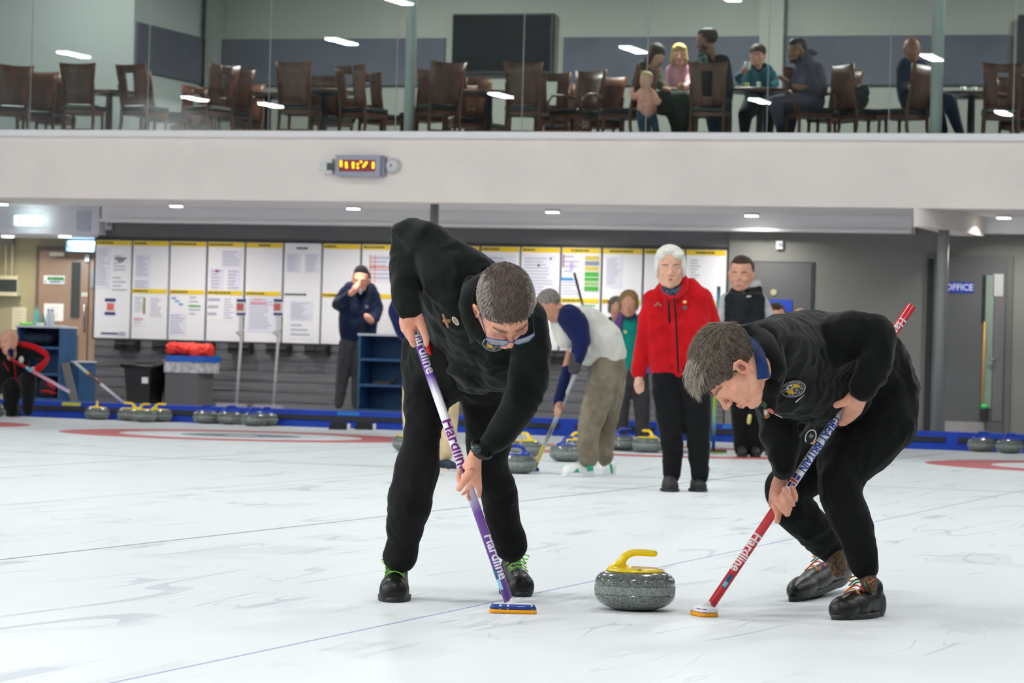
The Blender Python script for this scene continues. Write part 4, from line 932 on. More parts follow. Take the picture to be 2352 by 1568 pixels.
# ================================================================== lounge furniture
M_wood = mat('dark_wood', (104, 60, 38), .38, c2=(76, 42, 27), nscale=3, stretch=(3, 3, .6)); M_seat = mat('black_cushion', (30, 34, 34), .25); M_wood2 = mat('table_wood', (86, 58, 46), .35)
def chair(slot, arms, label):
    t = thing('lounge_chair', label, 'chair', (0, 0, 0))
    z0, z1 = .5, .97; bk = MB(); n = 8
    def bp(u, v):   # backrest surface, leaning back and dished
        w_ = .165+.06*v; return Vector((u*w_, -.21-.09*v-.035*(1-u*u), z0+(z1-z0)*v+.02*u*u*v))
    def quadgrid(u0, u1, v0, v1, th=.022):
        vs = []; fs = []
        for s_ in (0, 1):
            for j in range(5):
                for i in range(n+1): vs.append(bp(u0+(u1-u0)*i/n, v0+(v1-v0)*j/4)+Vector((0, th*s_, 0)))
        A = lambda s_, i, j: s_*(n+1)*5+j*(n+1)+i
        for j in range(4):
            for i in range(n): fs += [(A(0, i, j), A(0, i+1, j), A(0, i+1, j+1), A(0, i, j+1)), (A(1, i, j), A(1, i, j+1), A(1, i+1, j+1), A(1, i+1, j))]
        for j in range(4): fs += [(A(0, 0, j), A(0, 0, j+1), A(1, 0, j+1), A(1, 0, j)), (A(0, n, j), A(1, n, j), A(1, n, j+1), A(0, n, j+1))]
        for i in range(n): fs += [(A(0, i, 0), A(1, i, 0), A(1, i+1, 0), A(0, i+1, 0)), (A(0, i, 4), A(0, i+1, 4), A(1, i+1, 4), A(1, i, 4))]
        bk.add(vs, fs)
    if slot:
        quadgrid(-1, -.3, 0, 1); quadgrid(.3, 1, 0, 1); quadgrid(-.3, .3, .8, 1); quadgrid(-.3, .3, 0, .22)
    else: quadgrid(-1, 1, 0, 1)
    obj('backrest', bk.vf(), M_wood, t, True, False)
    obj('seat', MB().box((-.21, -.21, .43), (.21, .22, .5)).remesh(.02, 3).vf(), M_seat, t, True, False)
    obj('seat_frame', MB().box((-.2, -.2, .39), (.2, .21, .435)).vf(), M_wood, t, False, False)
    for sx in (-1, 1):
        obj('leg', MB().cyl((sx*.19, .19, 0), (sx*.18, .18, .42), .016, .02, 8).vf(), M_wood, t, False, False)
        obj('leg', MB().tube([(sx*.19, -.26, 0), (sx*.185, -.2, .3), (sx*.18, -.2, .5), (sx*.195, -.26, .75)], [.016, .02, .02, .014], 8).vf(), M_wood, t, False, False)
        if arms: obj('armrest', MB().tube([(sx*.21, .17, .44), (sx*.25, .19, .58), (sx*.26, .1, .67), (sx*.25, -.05, .68), (sx*.2, -.22, .66)], .017, 8).vf(), M_wood, t, True, False)
    obj('stretcher', MB().cyl((-.18, -.2, .2), (.18, -.2, .2), .012, n=6).vf(), M_wood, t, False, False)
    return t
protos = {}
CH_L = [
 (20, 34.5, 35, 0, 0, 'at the very left edge of the lounge window'), (82, 35.3, 30, 0, 0, 'second from the left in the lounge'), (130, 35.9, 0, 0, 0, 'low behind the second chair from the left'),
 (193, 34.35, 0, 0, 1, 'with wide plain back, left of the lounge corner'), (333, 34.5, -22, 1, 0, 'with slotted back in front of the side wall panel'), (386, 35.4, -60, 1, 0, 'turned sideways below the side wall panel'),
 (438, 37.4, 35, 1, 0, 'set low and farther back, left of the post stub'), (482, 34.5, 52, 1, 0, 'half turned, below the left end of the wide panel'), (536, 35.2, 22, 0, 1, 'with tall plain back below the wide left panel'),
 (573, 37.2, 10, 0, 0, 'small and distant behind the reflected lamp'), (690, 34.3, -4, 0, 0, 'tallest with plain back in the middle of the left bay'), (765, 36.0, -10, 0, 1, 'with arms, behind and right of the tall plain one'),
 (836, 34.7, -25, 1, 0, 'tilted with square slot, left of the round post'), (880, 35.7, -30, 1, 0, 'partly hidden by the round post'), (972, 35.3, 38, 1, 0, 'just right of the round post'),
 (1008, 34.3, 32, 0, 0, 'with tall plain back left of the television'), (1075, 36.2, 20, 1, 1, 'below the left half of the television'), (1120, 37.1, -20, 0, 0, 'low below the television behind a reflected lamp'),
 (1206, 34.4, 4, 0, 0, 'with broad flared back at the television\'s right edge'), (1270, 35.7, 6, 1, 0, 'with narrow slot right of the television'), (1306, 37.2, 50, 0, 0, 'turned, right of the television'),
 (1322, 34.9, 150, 0, 1, 'facing out with open arms, left of the toddler'), (1385, 36.2, 20, 0, 0, 'small, at the end of the group left of the brunette'), (1633, 34.5, -3, 1, 0, 'carrying the man in the black jacket'),
 (1860, 34.6, 205, 0, 1, 'carrying the bearded man in the grey hoodie'), (1912, 35.2, 40, 0, 0, 'behind the bearded man'), (1985, 34.8, -55, 0, 0, 'seen sideways holding a bag, right of the bearded man'),
 (2075, 34.75, 55, 0, 0, 'carrying the bald man in the navy top'), (2300, 34.7, 3, 1, 0, 'with a window-like slot at the right end'), (1440, 34.8, 60, 0, 0, 'dark and half hidden left of the brunette woman'), (2348, 36.3, -20, 0, 1, 'cut by the right frame edge')]
for px, Y, rz, sl, ar, lb in CH_L:
    look = ('slotted' if sl else 'plain')+'-backed dark wood chair'+(' with armrests' if ar else '')
    key = (sl, ar); x = X_at(px, Y, 200); lab = look+' '+lb
    if key not in protos: protos[key] = chair(sl, ar, lab); o = protos[key]
    else: o = copy_tree(protos[key])
    place(o, (x, Y, ZL), math.radians(rz)+YAW*.5, label=lab, group='dark wood chairs in the lounge')
def table(px, Y, w_, lb):
    x = X_at(px, Y, 200); t = thing('lounge_table', lb, 'table', (x, Y, ZL), group='dark tables in the lounge')
    obj('table_top', MB().lathe([(w_*.96, .715), (w_, .72), (w_, .745), (w_*.97, .75)], n=36).vf(), M_wood2, t, False, False)
    obj('pedestal', MB().lathe([(.24, 0), (.22, .02), (.05, .05), (.04, .7), (.14, .715)], n=20).vf(), M_black, t, True, False)
    return x, Y, ZL+.75
table(252, 35.3, .36, 'round dark table between the chairs left of the lounge corner'); table(616, 35.7, .42, 'round dark table beneath the wide left panel'); table(745, 35.2, .4, 'round dark table right of the tallest plain chair')
table(1124, 35.4, .42, 'round dark table below the television'); tA = table(1590, 35.6, .32, 'dark table with the plate between the brunette and the blonde'); tB = table(1748, 35.1, .4, 'dark table with cups in front of the woman in teal'); tC = table(2232, 35.6, .45, 'dark table with upturned glasses right of the bald man')
def cup(x, y, z, r, h, m_, lb, nm='cup', cat='cup', grp='cups and glasses on the lounge tables'):
    t = single(nm, MB().lathe([(r*.8, 0), (r, h*.2), (r, h)], (x, y, z), 18), m_, lb, cat, grp, True)
M_glassy = mat('pale_glassware', (210, 220, 210), .1)
for px, r, h, lb in ((2212, .035, .07, 'left upturned clear glass on the right lounge table'), (2238, .03, .065, 'right upturned clear glass on the right lounge table')): cup(X_at(px, 35.5, 200), 35.5, tC[2], r, h, M_glassy, lb, 'drinking_glass', 'glass')
cup(X_at(1716, 34.95, 185), 34.95, tB[2], .025, .07, mat('yellow_jar', (206, 206, 110), .4), 'small yellow sauce jar on the table of the woman in teal', 'sauce_jar', 'jar')
cup(X_at(1743, 34.9, 185), 34.9, tB[2], .022, .075, mat('white_jar', (226, 230, 226), .4), 'small white salt pot on the table of the woman in teal', 'salt_pot', 'pot')
cup(X_at(1697, 35.0, 185), 35.0, tB[2], .04, .035, wp, 'shallow white bowl at the left of the table of the woman in teal', 'bowl', 'bowl')
cup(X_at(1565, 35.4, 185), 35.4, tA[2], .035, .11, mat('beer_glass', (180, 150, 100), .2), 'glass of brown drink in front of the blonde woman', 'drinking_glass', 'glass')
pl_ = thing('dinner_plate', 'white oval plate of food in front of the brunette woman', 'plate', (X_at(1540, 35.35, 200), 35.35, tA[2]))
obj('plate', MB().lathe([(.06, 0), (.13, .015), (.135, .02)], n=28).vf(), wp, pl_, True, False); fd = MB()
for k in range(6): fd.ell((.05*math.cos(k), .05*math.sin(k), .03), (.035, .035, .02))
obj('food', fd.remesh(.008, 2).vf(), mat('food', (150, 120, 60), .6, c2=(90, 90, 40), nscale=30), pl_, True, False)
hb = MB().ell((0, 0, .12), (.15, .12, .14)).ell((.08, 0, .2), (.08, .08, .08)).ell((-.05, .03, .22), (.09, .06, .08)).xf(Matrix.Translation((X_at(1965, 34.75, 200), 34.75, ZL+.5))).remesh(.012, 3, (.008, 10))
bg = thing('handbag', 'dark bag with a white and blue scarf on the chair right of the bearded man', 'bag', (X_at(1965, 34.75, 200), 34.75, ZL+.5))
obj('bag_body', hb.vf(), mat('bag_fabric', (34, 34, 38), .7, c2=(60, 56, 56), nscale=12), bg, True)
obj('scarf', MB().tube([onY(1930, 196, 34.66), onY(1938, 182, 34.64), onY(1952, 182, 34.64), onY(1964, 192, 34.66)], .022, 8).vf(), mat('scarf_white', (196, 202, 226), .7), bg, True)
# ================================================================== people
SKIN = {}
def skin(n, c, c2, rough=.5):
    m = mat('skin_'+n, c, rough, spec=.35, c2=c2, nscale=22, nlo=.35, nhi=.7, bump=.12, bscale=260)
    m.node_tree.nodes['Principled BSDF'].inputs['Subsurface Weight'].default_value = .0
    return m
S_fair = skin('fair', (226, 174, 148), (214, 152, 128)); S_ruddy = skin('ruddy', (232, 172, 144), (220, 148, 122)); S_old = skin('old', (224, 178, 150), (214, 160, 134))
S_dim = skin('dim', (196, 146, 120), (184, 130, 104)); S_dark = skin('tan', (150, 104, 80), (138, 92, 70))
M_eyew = mat('eye_white', (225, 220, 215), .3); M_eyed = mat('eye_dark', (40, 34, 32), .2); M_lip = mat('lip', (176, 104, 94), .5); M_mouth = mat('mouth_dark', (90, 40, 38), .6)
def fabric(n, c, c2=None, rough=.85, bump=.25, bs=420, sheen=.15, ns=9): return mat('fabric_'+n, c, rough, spec=.2, c2=c2 or tuple(min(255, int(v*1.12)+2) for v in c), nscale=ns, bump=bump, bscale=bs, sheen=sheen)
F_green = fabric('blackgreen_fleece', (10, 16, 13), (20, 29, 24)); F_trous = fabric('black_trouser', (14, 15, 14), (21, 22, 20), sheen=.05); F_black = fabric('black_fleece', (7, 9, 9), (13, 17, 15))
F_trous2 = fabric('black_trouser2', (8, 10, 10), (14, 17, 16), sheen=.05); F_red = fabric('red_fleece', (204, 16, 28), (190, 10, 22), bump=.5, bs=260); F_blackw = fabric('black_plain', (16, 17, 19)); F_white = fabric('cream_fleece', (222, 222, 214), (206, 206, 196), bump=.4)
F_navy = fabric('navy', (24, 34, 84), (18, 28, 70)); F_navyd = fabric('navy_dark', (16, 26, 48), (22, 36, 66)); F_cord = fabric('grey_cord', (134, 126, 108), (114, 106, 90)); F_beige = fabric('beige', (206, 184, 146)); F_teal = fabric('teal', (16, 132, 118))
F_purple = fabric('purple', (110, 82, 140)); F_grey = fabric('grey', (180, 180, 186)); F_dgrey = fabric('dark_grey', (62, 60, 64)); F_vest = fabric('black_vest', (26, 30, 34), (38, 42, 46)); F_camo = fabric('camo_green', (44, 54, 34), (80, 84, 44), ns=16); F_pink = fabric('pink', (206, 150, 164))
F_jean = fabric('jeans', (48, 66, 86), (60, 80, 100)); F_tealb = fabric('teal_blue', (42, 108, 122)); F_hood = fabric('violet_grey', (72, 68, 84)); F_rose = fabric('rose', (214, 148, 132)); F_scarf = fabric('blue_scarf', (74, 90, 110), (44, 54, 70), ns=40); F_olive = fabric('dark_olive', (40, 52, 40))
def hairmat(n, c, c2, st=(1, 1, 1)): return mat('hair_'+n, c, .55, spec=.3, c2=c2, nscale=70, nlo=.35, nhi=.65, bump=.5, bscale=190, stretch=st)
H_sp = hairmat('salt_pepper', (112, 100, 92), (78, 66, 58)); H_gb = hairmat('grey_brown', (112, 100, 86), (66, 58, 48)); H_white = hairmat('white', (232, 230, 222), (214, 212, 202)); H_grey = hairmat('grey', (140, 134, 126), (96, 90, 84)); H_brown = hairmat('brown', (80, 56, 42), (52, 36, 28))
H_blond = hairmat('blond', (226, 196, 120), (190, 152, 84)); H_dblond = hairmat('sandy', (170, 140, 96), (140, 112, 76)); H_black = hairmat('black', (30, 26, 24), (20, 18, 16))
M_shoe = mat('black_leather', (20, 22, 22), .38, spec=.35, bump=.1, bscale=120); M_sole = mat('shoe_sole', (30, 31, 31), .6); M_shoeb = mat('dark_shoe', (34, 34, 36), .6)
def ch(D, lists, mb=None):
    """tapered limbs given where the photo shows them: (px, py, radius px[, extra depth])"""
    mb = mb or MB()
    for l in lists:
        nd = []
        for q in l:
            d = D+(q[3] if len(q) > 3 else 0); nd.append((P(q[0], q[1], d), q[2]*d/FPX))
        mb.chain(nd)
    return mb
def flat(mb, n0, D, px, f=.75):
    """squash the verts added since n0 towards depth D (bodies are shallower than wide)"""
    for i in range(n0, len(mb.v)):
        v = mb.v[i]; d = depth(v); mb.v[i] = v+fw*((D-d)*(1-f))
    return mb
def wear(root, name, m, D, lists, voxel, smooth=4, wr=None, f=1., label=None, fac=.5):
    mb = ch(D, lists)
    if f != 1.: flat(mb, 0, D, 0, f)
    mb.remesh(voxel, smooth, wr, fac)
    return obj(name, mb.vf(), m, root, True, label=label)
def frame(face, up):
    f = cdir(face); u = cdir(up); u = (u-f*u.dot(f)).normalized(); r = f.cross(u)
    return Matrix((r, f, u)).transposed()          # x = person's right, y = face, z = crown
def head_prims(mb, c, R, H, det=1, fatj=1., nose=1., neck=True):
    """head with face, centred c, height H"""
    def p(x, y, z): return c+R @ (Vector((x, y, z))*H)
    def e(x, y, z, a, b, d): mb.ell(p(x, y, z), (a*H, b*H, d*H), R, 20, 14)
    e(0, -.07, .15, .325, .405, .345); e(0, .05, -.08, .275, .30, .36); e(0, .17, .02, .25, .19, .25)
    mb.chain([(p(-.22*fatj, -.04, -.18), .1*H), (p(-.15*fatj, .12, -.34), .085*H), (p(0, .21, -.39), .095*H), (p(.15*fatj, .12, -.34), .085*H), (p(.22*fatj, -.04, -.18), .1*H)])
    for s in (-1, 1):
        e(s*.16, .21, -.09, .1, .1, .1); e(s*.335, -.035, -.045, .028, .075, .115)
        mb.chain([(p(s*.34, .03, .05), .018*H), (p(s*.375, -.03, .075), .02*H), (p(s*.385, -.095, .03), .02*H), (p(s*.375, -.09, -.06), .018*H), (p(s*.335, -.03, -.15), .024*H)], 8)
        mb.chain([(p(s*.055, .335, .045), .035*H), (p(s*.14, .315, .065), .036*H), (p(s*.21, .24, .045), .036*H)], 8)
        e(s*.048, .385, -.125, .036, .04, .03)
    mb.chain([(p(0, .345, .05), .04*H), (p(0, .385*nose, -.03), .034*H), (p(0, .435*nose, -.105), .044*H)], 10)
    mb.chain([(p(-.085, .315, -.25), .022*H), (p(0, .352, -.235), .03*H), (p(.085, .315, -.25), .022*H)], 8)
    mb.chain([(p(-.07, .31, -.285), .022*H), (p(0, .342, -.29), .032*H), (p(.07, .31, -.285), .022*H)], 8)
    e(0, .27, -.26, .13, .07, .11); e(0, .27, -.39, .075, .06, .055)
    mb.chain([(p(0, -.1, -.2), .2*H), (p(0, -.17, -.5 if neck else -.3), .2*H if neck else .17*H)])
    return p
def face_bits(root, c, R, H, det=1, open_=False, brow=None, eyes=True):
    def p(x, y, z): return c+R @ (Vector((x, y, z))*H)
    for s in (-1, 1):
        if eyes:
            obj('eye', MB().ell(p(s*.125, .283, -.005), (.05*H, .036*H, .03*H), R, 12, 8).vf(), M_eyed if det < 2 else M_eyew, root, True)
            if det >= 2: obj('iris', MB().ell(p(s*.12, .312, -.012), (.02*H, .01*H, .018*H), R, 12, 8).vf(), M_eyed, root, True)
        if brow: obj('eyebrow', MB().chain([(p(s*.06, .368, .085), .012*H), (p(s*.14, .35, .105), .014*H), (p(s*.215, .27, .085), .009*H)], 8).vf(), brow, root, True)
    obj('lips', MB().chain([(p(-.075, .325, -.268), .009*H), (p(0, .366, -.262), .018*H), (p(.075, .325, -.268), .009*H)], 8).vf(), M_mouth if open_ else M_lip, root, True)
def person(label, base, group=None): return thing('person', label, 'person', base, group=group)
def body(root, m, mb, voxel, smooth=3, extra=None):
    mb.remesh(voxel, smooth); return obj('body', mb.vf(), m, root, True)
def hair(root, m, prims, c, R, H, voxel, wr=None, smooth=3):
    mb = MB()
    for x, y, z, a, b, d in prims: mb.ell(c+R @ (Vector((x, y, z))*H), (a*H, b*H, d*H), R, 20, 14)
    mb.remesh(voxel, smooth, wr); return obj('hair', mb.vf(), m, root, True)
HS_short = [(0, -.16, .19, .348, .385, .35), (0, .0, .34, .25, .31, .205)]
HS_bob = [(0, -.14, .2, .375, .42, .37), (-.31, -.08, -.0, .08, .22, .24), (.31, -.08, -.0, .08, .22, .24), (0, -.35, -.05, .3, .18, .3), (-.19, .2, .33, .16, .13, .1), (.0, .16, .42, .2, .14, .09), (.2, .14, .3, .12, .14, .12)]
HS_long = [(0, -.11, .19, .385, .44, .38), (-.31, -.05, -.15, .12, .2, .38), (.31, -.05, -.15, .12, .2, .38), (0, -.35, -.2, .33, .2, .5)]
HS_bun = [(0, -.1, .19, .36, .43, .365), (0, -.5, .25, .15, .15, .15)]
def shoe(root, toe, heel, w=.105, h=.085, m=None, ms=None, lift=0., voxel=.006, opening=True, name='shoe', ank=.1):
    """shoe between toe and heel tips on the ice (world points)"""
    toe, heel = Vector(toe), Vector(heel); y = (toe-heel); L_ = y.length; y.normalize()
    x = y.cross(Vector((0, 0, 1))).normalized(); z = x.cross(y)
    B = Matrix((x, y, z)).transposed().to_4x4(); B.translation = heel
    outl = []
    for k in range(28):
        a = 2*math.pi*k/28; yy = .5-.5*math.cos(a); s_ = math.sin(a)
        wy = (.37+.12*math.sin(yy*math.pi*1.15-.5))*w*(1.05 if yy > .3 else .95); e_ = .75
        outl.append((math.copysign(abs(s_)**e_, s_)*wy, yy*L_))
    sole = MB(); n = len(outl)
    sole.add([B @ Vector((a, b, zz)) for zz, sc in ((0, .97), (.02, 1.02)) for a, b in [(q[0]*sc, q[1]) for q in outl]], [tuple(range(n)), tuple(range(2*n-1, n-1, -1))]+[(i+n, (i+1) % n+n, (i+1) % n, i) for i in range(n)])
    q = lambda a, b, c: B @ Vector((a, b*L_, c))
    up = MB()
    up.ell(q(0, .82, .035), (w*.46, L_*.18, h*.58), B.to_3x3()); up.ell(q(0, .62, .035), (w*.48, L_*.24, h*.72), B.to_3x3()); up.ell(q(0, .2, .04), (w*.4, L_*.195, h*.8), B.to_3x3()); up.ell(q(0, .4, .045), (w*.4, L_*.3, h*.68), B.to_3x3())
    up.chain([(q(0, .84, .04), w*.38), (q(0, .55, .052), w*.42), (q(0, .3, .062), w*.4), (q(0, .18, .055), w*.38)]); up.chain([(q(0, .28, .06), w*.36), (q(0, .22, ank), w*.37)])
    up.remesh(voxel, 14)
    s0 = obj(name, up.vf(), m or M_shoe, root, True)
    obj('sole', sole.vf(), ms or M_sole, s0, True)
    return s0, q
def laces(par, q, w, m, rows=((.66, .083), (.56, .1), (.46, .115)), bow=True, r=.0028, side=1):
    for k, (yy, zz) in enumerate(rows):
        o = .012*(k % 2)
        obj('lace', MB().tube([q(-.3*w, yy+.02, zz-.014), q(-.15*w, yy+.01, zz), q(0, yy-.01, zz+.004), q(.16*w, yy-.005, zz), q(.3*w, yy+.02, zz-.014)], r, 6).vf(), m[k % len(m)], par, True)
    if bow:
        yy, zz = rows[-1]; yy -= .06; zz += .012
        for s in (-1, 1):
            obj('lace_loop', MB().tube([q(0, yy, zz), q(s*.2*w, yy-.02, zz+.014), q(s*.44*w, yy+.03, zz+.004), q(s*.36*w, yy+.08, zz-.008), q(s*.1*w, yy+.03, zz)], r, 6).vf(), m[0], par, True)
            obj('lace_end', MB().tube([q(0, yy, zz), q(s*.16*w, yy+.06, zz-.0), q(s*.3*w, yy+.13, zz-.022)], r, 6).vf(), m[-1], par, True)
def strands(root, m, c, R, H, n, ok, flow, length, el=(0, -.095, .19, .35, .425, .362), r=.0011, seed=3, lift=.25, name='hair_strands', curve=.3):
    """many short hairs combed over the scalp, one mesh"""
    rnd = random.Random(seed); mb = MB(); cnt = 0
    while cnt < n:
        v = Vector((rnd.gauss(0, 1), rnd.gauss(0, 1), rnd.gauss(0, 1))).normalized()
        lp = Vector((el[0]+v.x*el[3], el[1]+v.y*el[4], el[2]+v.z*el[5]))
        if not ok(lp): continue
        cnt += 1; nrm = Vector((v.x/el[3], v.y/el[4], v.z/el[5])).normalized()
        d = Vector(flow(lp))+Vector((rnd.gauss(0, .22), rnd.gauss(0, .22), rnd.gauss(0, .22))); d = (d-nrm*d.dot(nrm))
        if d.length < 1e-3: continue
        d.normalize(); L_ = length(lp)*rnd.uniform(.7, 1.2); pts = []
        for k in range(4):
            t = k/3; q_ = lp+d*(L_*t)+nrm*(lift*L_*(t-curve*2*t*t)*1.0-.006)
            w_ = Vector(((q_.x-el[0])/el[3], (q_.y-el[1])/el[4], (q_.z-el[2])/el[5])); l_ = w_.length
            if l_ < 1.005: q_ = Vector((el[0], el[1], el[2]))+Vector((w_.x*el[3], w_.y*el[4], w_.z*el[5]))*(1.005/l_)
            pts.append(c+R @ (q_*H))
        mb.tube(pts, [r, r, r*.8, r*.25], 3)
    return obj(name, mb.vf(), m, root, True)
def strip(root, name, m, secs, th=.005, bulge=.015, n=6):
    vs = []; k = n+1
    for x0, y0, x1, y1, d in secs:
        for side in (0, 1):
            for i in range(k):
                t = i/n; vs.append(P(x0+(x1-x0)*t, y0+(y1-y0)*t, d-bulge*4*t*(1-t)+th*side))
    fs = []
    for j in range(len(secs)-1):
        for i in range(n):
            a, b = j*2*k+i, (j+1)*2*k+i; fs += [(a, b, b+1, a+1), (a+k, a+k+1, b+k+1, b+k)]
        a, b = j*2*k, (j+1)*2*k; fs += [(a, a+k, b+k, b), (a+n, b+n, b+n+k, a+n+k)]
    for j in (0, len(secs)-1):
        a = j*2*k; fs += [(a+i, a+i+1, a+k+i+1, a+k+i) for i in range(n)]
    return obj(name, (vs, fs), m, root, True)
# ------------------------------------------------------------------ left sweeper
D = 11.2
h1 = person('man in dark green fleece and black trousers bent far over his purple broom, with glasses', ice(1050, 1380))
VX = .0072
wear(h1, 'trousers', F_trous, 11.62, [
    [(1035, 800, 84, -.1), (1010, 850, 84), (985, 880, 60), (976, 982, 43, -.1), (968, 1030, 44, -.13), (957, 1082, 49, -.13), (941, 1156, 50, -.1), (932, 1193, 44, -.07), (927, 1240, 34, -.03), (919, 1278, 37, .0)],
    [(1090, 800, 84, -.1), (1110, 850, 84), (1118, 900, 64, .05), (1124, 950, 56, .05), (1121, 1010, 50, .08), (1120, 1055, 49, .1), (1136, 1090, 43, .13), (1146, 1130, 39, .17), (1152, 1174, 38, .2), (1163, 1222, 38, .23), (1173, 1252, 36, .25)],
    [(965, 800, 42), (960, 850, 36)], [(1140, 790, 50), (1140, 870, 46)]], VX, 12, (.007, 6, (1, 1, .8)))
wear(h1, 'fleece_jacket', F_green, 11.2, [
    [(985, 570, 56, .05), (1035, 635, 72), (1080, 695, 82, .03), (1115, 755, 84, .12), (1100, 815, 88, .28)], [(1040, 590, 40, 0), (1100, 640, 48, -.02), (1150, 680, 50)],
    [(1035, 635, 70), (1050, 700, 72, .15), (1062, 760, 76, .25), (1075, 810, 84, .33)], [(1000, 640, 30, .05), (1015, 720, 36, .2), (1040, 800, 40, .3)],
    [(975, 565, 55, .05), (944, 545, 46, .08), (932, 590, 34, .06), (930, 645, 31, 0), (935, 685, 32, -.02), (942, 702, 31, -.02)],
    [(1140, 700, 70, -.0), (1200, 742, 56, -.0), (1216, 800, 46), (1217, 860, 45, -.02), (1206, 905, 41, -.03), (1170, 962, 36, -.06), (1136, 1008, 31, -.05), (1112, 1034, 25, -.03)],
    [(1150, 780, 70, .08), (1150, 830, 70, .2)]], VX, 12, (.0085, 6.5, (1, 1, 1)))
wear(h1, 'neck_lining', F_green, 11.05, [[(1085, 655, 24, .05), (1078, 700, 26, .02), (1092, 745, 26, .02), (1120, 775, 24, .02)]], .006, 5)
strip(h1, 'jacket_collar', F_green, [(1098, 628, 1128, 612, 11.12), (1064, 652, 1096, 640, 11.0), (1054, 690, 1086, 688, 10.94), (1058, 730, 1088, 724, 10.9), (1074, 768, 1096, 752, 10.9), (1080, 790, 1108, 772, 10.9)])
cH1 = P(1161, 712, 10.9); RH1 = frame((.16, -.87, .46), (.12, .44, .86)); HH1 = .278
mb = MB(); head_prims(mb, cH1, RH1, HH1, 2, 1.0)
ch(D, [[(1110, 690, 44, .05), (1060, 660, 30, .1), (980, 590, 20, .1), (944, 550, 18, .08), (932, 640, 16, .02), (942, 700, 20, -.02), (944, 722, 21, -.02)],
       [(1090, 670, 40, .1), (1190, 745, 22), (1216, 820, 18), (1206, 905, 17, -.03), (1130, 1010, 15, -.04), (1096, 1035, 15, -.03)],
       # hand at the top of the broom
       [(944, 715, 23, -.02), (941, 740, 22, -.0), (940, 760, 15, .02)], [(930, 715, 12, .0), (926, 740, 10, .02), (927, 757, 7, .05)], [(955, 715, 14, -.02), (964, 738, 12, -.03), (972, 758, 9.5, -.03), (979, 778, 8, -.02), (979, 790, 6.5, .0)],
       [(943, 757, 10, -.01), (945, 778, 9, -.0), (950, 791, 7.5, .02)], [(934, 750, 9, .0), (933, 762, 8, .03), (940, 775, 7, .07)],
       # lower hand
       [(1094, 1038, 15, -.03), (1087, 1062, 19, -.02), (1087, 1082, 19, -.02), (1094, 1105, 13, -.0), (1101, 1122, 7, .02), (1101, 1140, 4.5, .03)], [(1070, 1070, 9, -.01), (1080, 1060, 12, -.02)],
       [(1079, 1085, 12, -.06), (1066, 1104, 9.5, -.07), (1055, 1121, 8.2, -.06)], [(1057, 1080, 5.5, .03), (1053, 1095, 6, .0), (1056, 1106, 6, -.02)], [(1085, 1106, 8, .0), (1070, 1128, 5, .02), (1063, 1134, 4.5, .01)], [(1080, 1120, 6, .04), (1074, 1140, 4.2, .03), (1077, 1148, 3.4, .02)]], mb)
body(h1, S_ruddy, mb, .0036, 3)
BROW = mat('brow_soft', (150, 112, 92), .7)
face_bits(h1, cH1, RH1, HH1, 2, brow=BROW)
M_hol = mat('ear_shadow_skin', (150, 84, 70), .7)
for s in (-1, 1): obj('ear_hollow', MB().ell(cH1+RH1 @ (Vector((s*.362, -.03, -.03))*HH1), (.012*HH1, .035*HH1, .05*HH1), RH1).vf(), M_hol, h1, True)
hair(h1, H_sp, [(0, -.10, .175, .347, .425, .348)], cH1, RH1, HH1, .004, (.0012, 60), 2)
def okh(lp): return lp.z > .02+.8*max(0, lp.y) and not (lp.y > .14 and lp.z < .26)
strands(h1, mat('hair_h1', (168, 160, 154), .5), cH1, RH1, HH1, 900, lambda l: okh(l) and abs(l.x) > .2, lambda l: (0, .2, -1), lambda l: .075, (0, -.10, .175, .349, .428, .351), .0009, 5, .5)
strands(h1, mat('hair_h1b', (106, 90, 78), .5), cH1, RH1, HH1, 1100, lambda l: okh(l) and abs(l.x) < .26, lambda l: (.1, .9, 0), lambda l: .09, (0, -.10, .175, .349, .428, .351), .0009, 6, .4)
def pH(x, y, z, c=cH1, R=RH1, H=HH1): return c+R @ (Vector((x, y, z))*H)
gl = thing('spectacles', 'thin blue-framed spectacles worn by the bent left sweeper', 'spectacles', pH(0, .4, 0))
M_gf = mat('blue_frame', (20, 60, 130), .25)
for s in (-1, 1):
    obj('temple', MB().tube([pH(s*.345, -.03, .05), pH(s*.315, .18, .035), pH(s*.3, .36, .02)], .0018, 6).vf(), M_gf, gl, True)
    obj('lens_rim', MB().tube([pH(s*a, y_, z_) for a, y_, z_ in ((.04, .445, .03), (.17, .43, .05), (.3, .375, .035), (.31, .37, -.03), (.24, .415, -.09), (.1, .45, -.09), (.04, .455, -.04))], .0019, 6, True).vf(), M_gf, gl, True)
    obj('lens', MB().add([pH(s*a, y_, z_) for a, y_, z_ in ((.04, .445, .03), (.17, .43, .05), (.3, .375, .035), (.31, .37, -.03), (.24, .415, -.09), (.1, .45, -.09), (.04, .455, -.04))], [(0, 1, 2, 3, 4, 5, 6)]).vf(), mat('lens_tint', (150, 150, 158), .08, spec=.6), gl)
obj('bridge', MB().tube([pH(-.045, .452, .01), pH(0, .468, .02), pH(.045, .452, .01)], .0019, 6).vf(), M_gf, gl, True)
wt = MB(); p0 = P(1106, 1032, 11.12); ax = (P(1120, 1016, 11.1)-p0).normalized(); t_ = ax.orthogonal().normalized(); b_ = ax.cross(t_)
ww = thing('wristwatch', 'black wristwatch on the left sweeper\'s lower wrist', 'watch', p0)
obj('strap', MB().tube([p0+ax*.0+(t_*math.cos(k*math.pi/10)+b_*math.sin(k*math.pi/10))*.036 for k in range(20)], .009, 8, True).vf(), mat('watch_strap', (18, 20, 22), .4), ww, True)
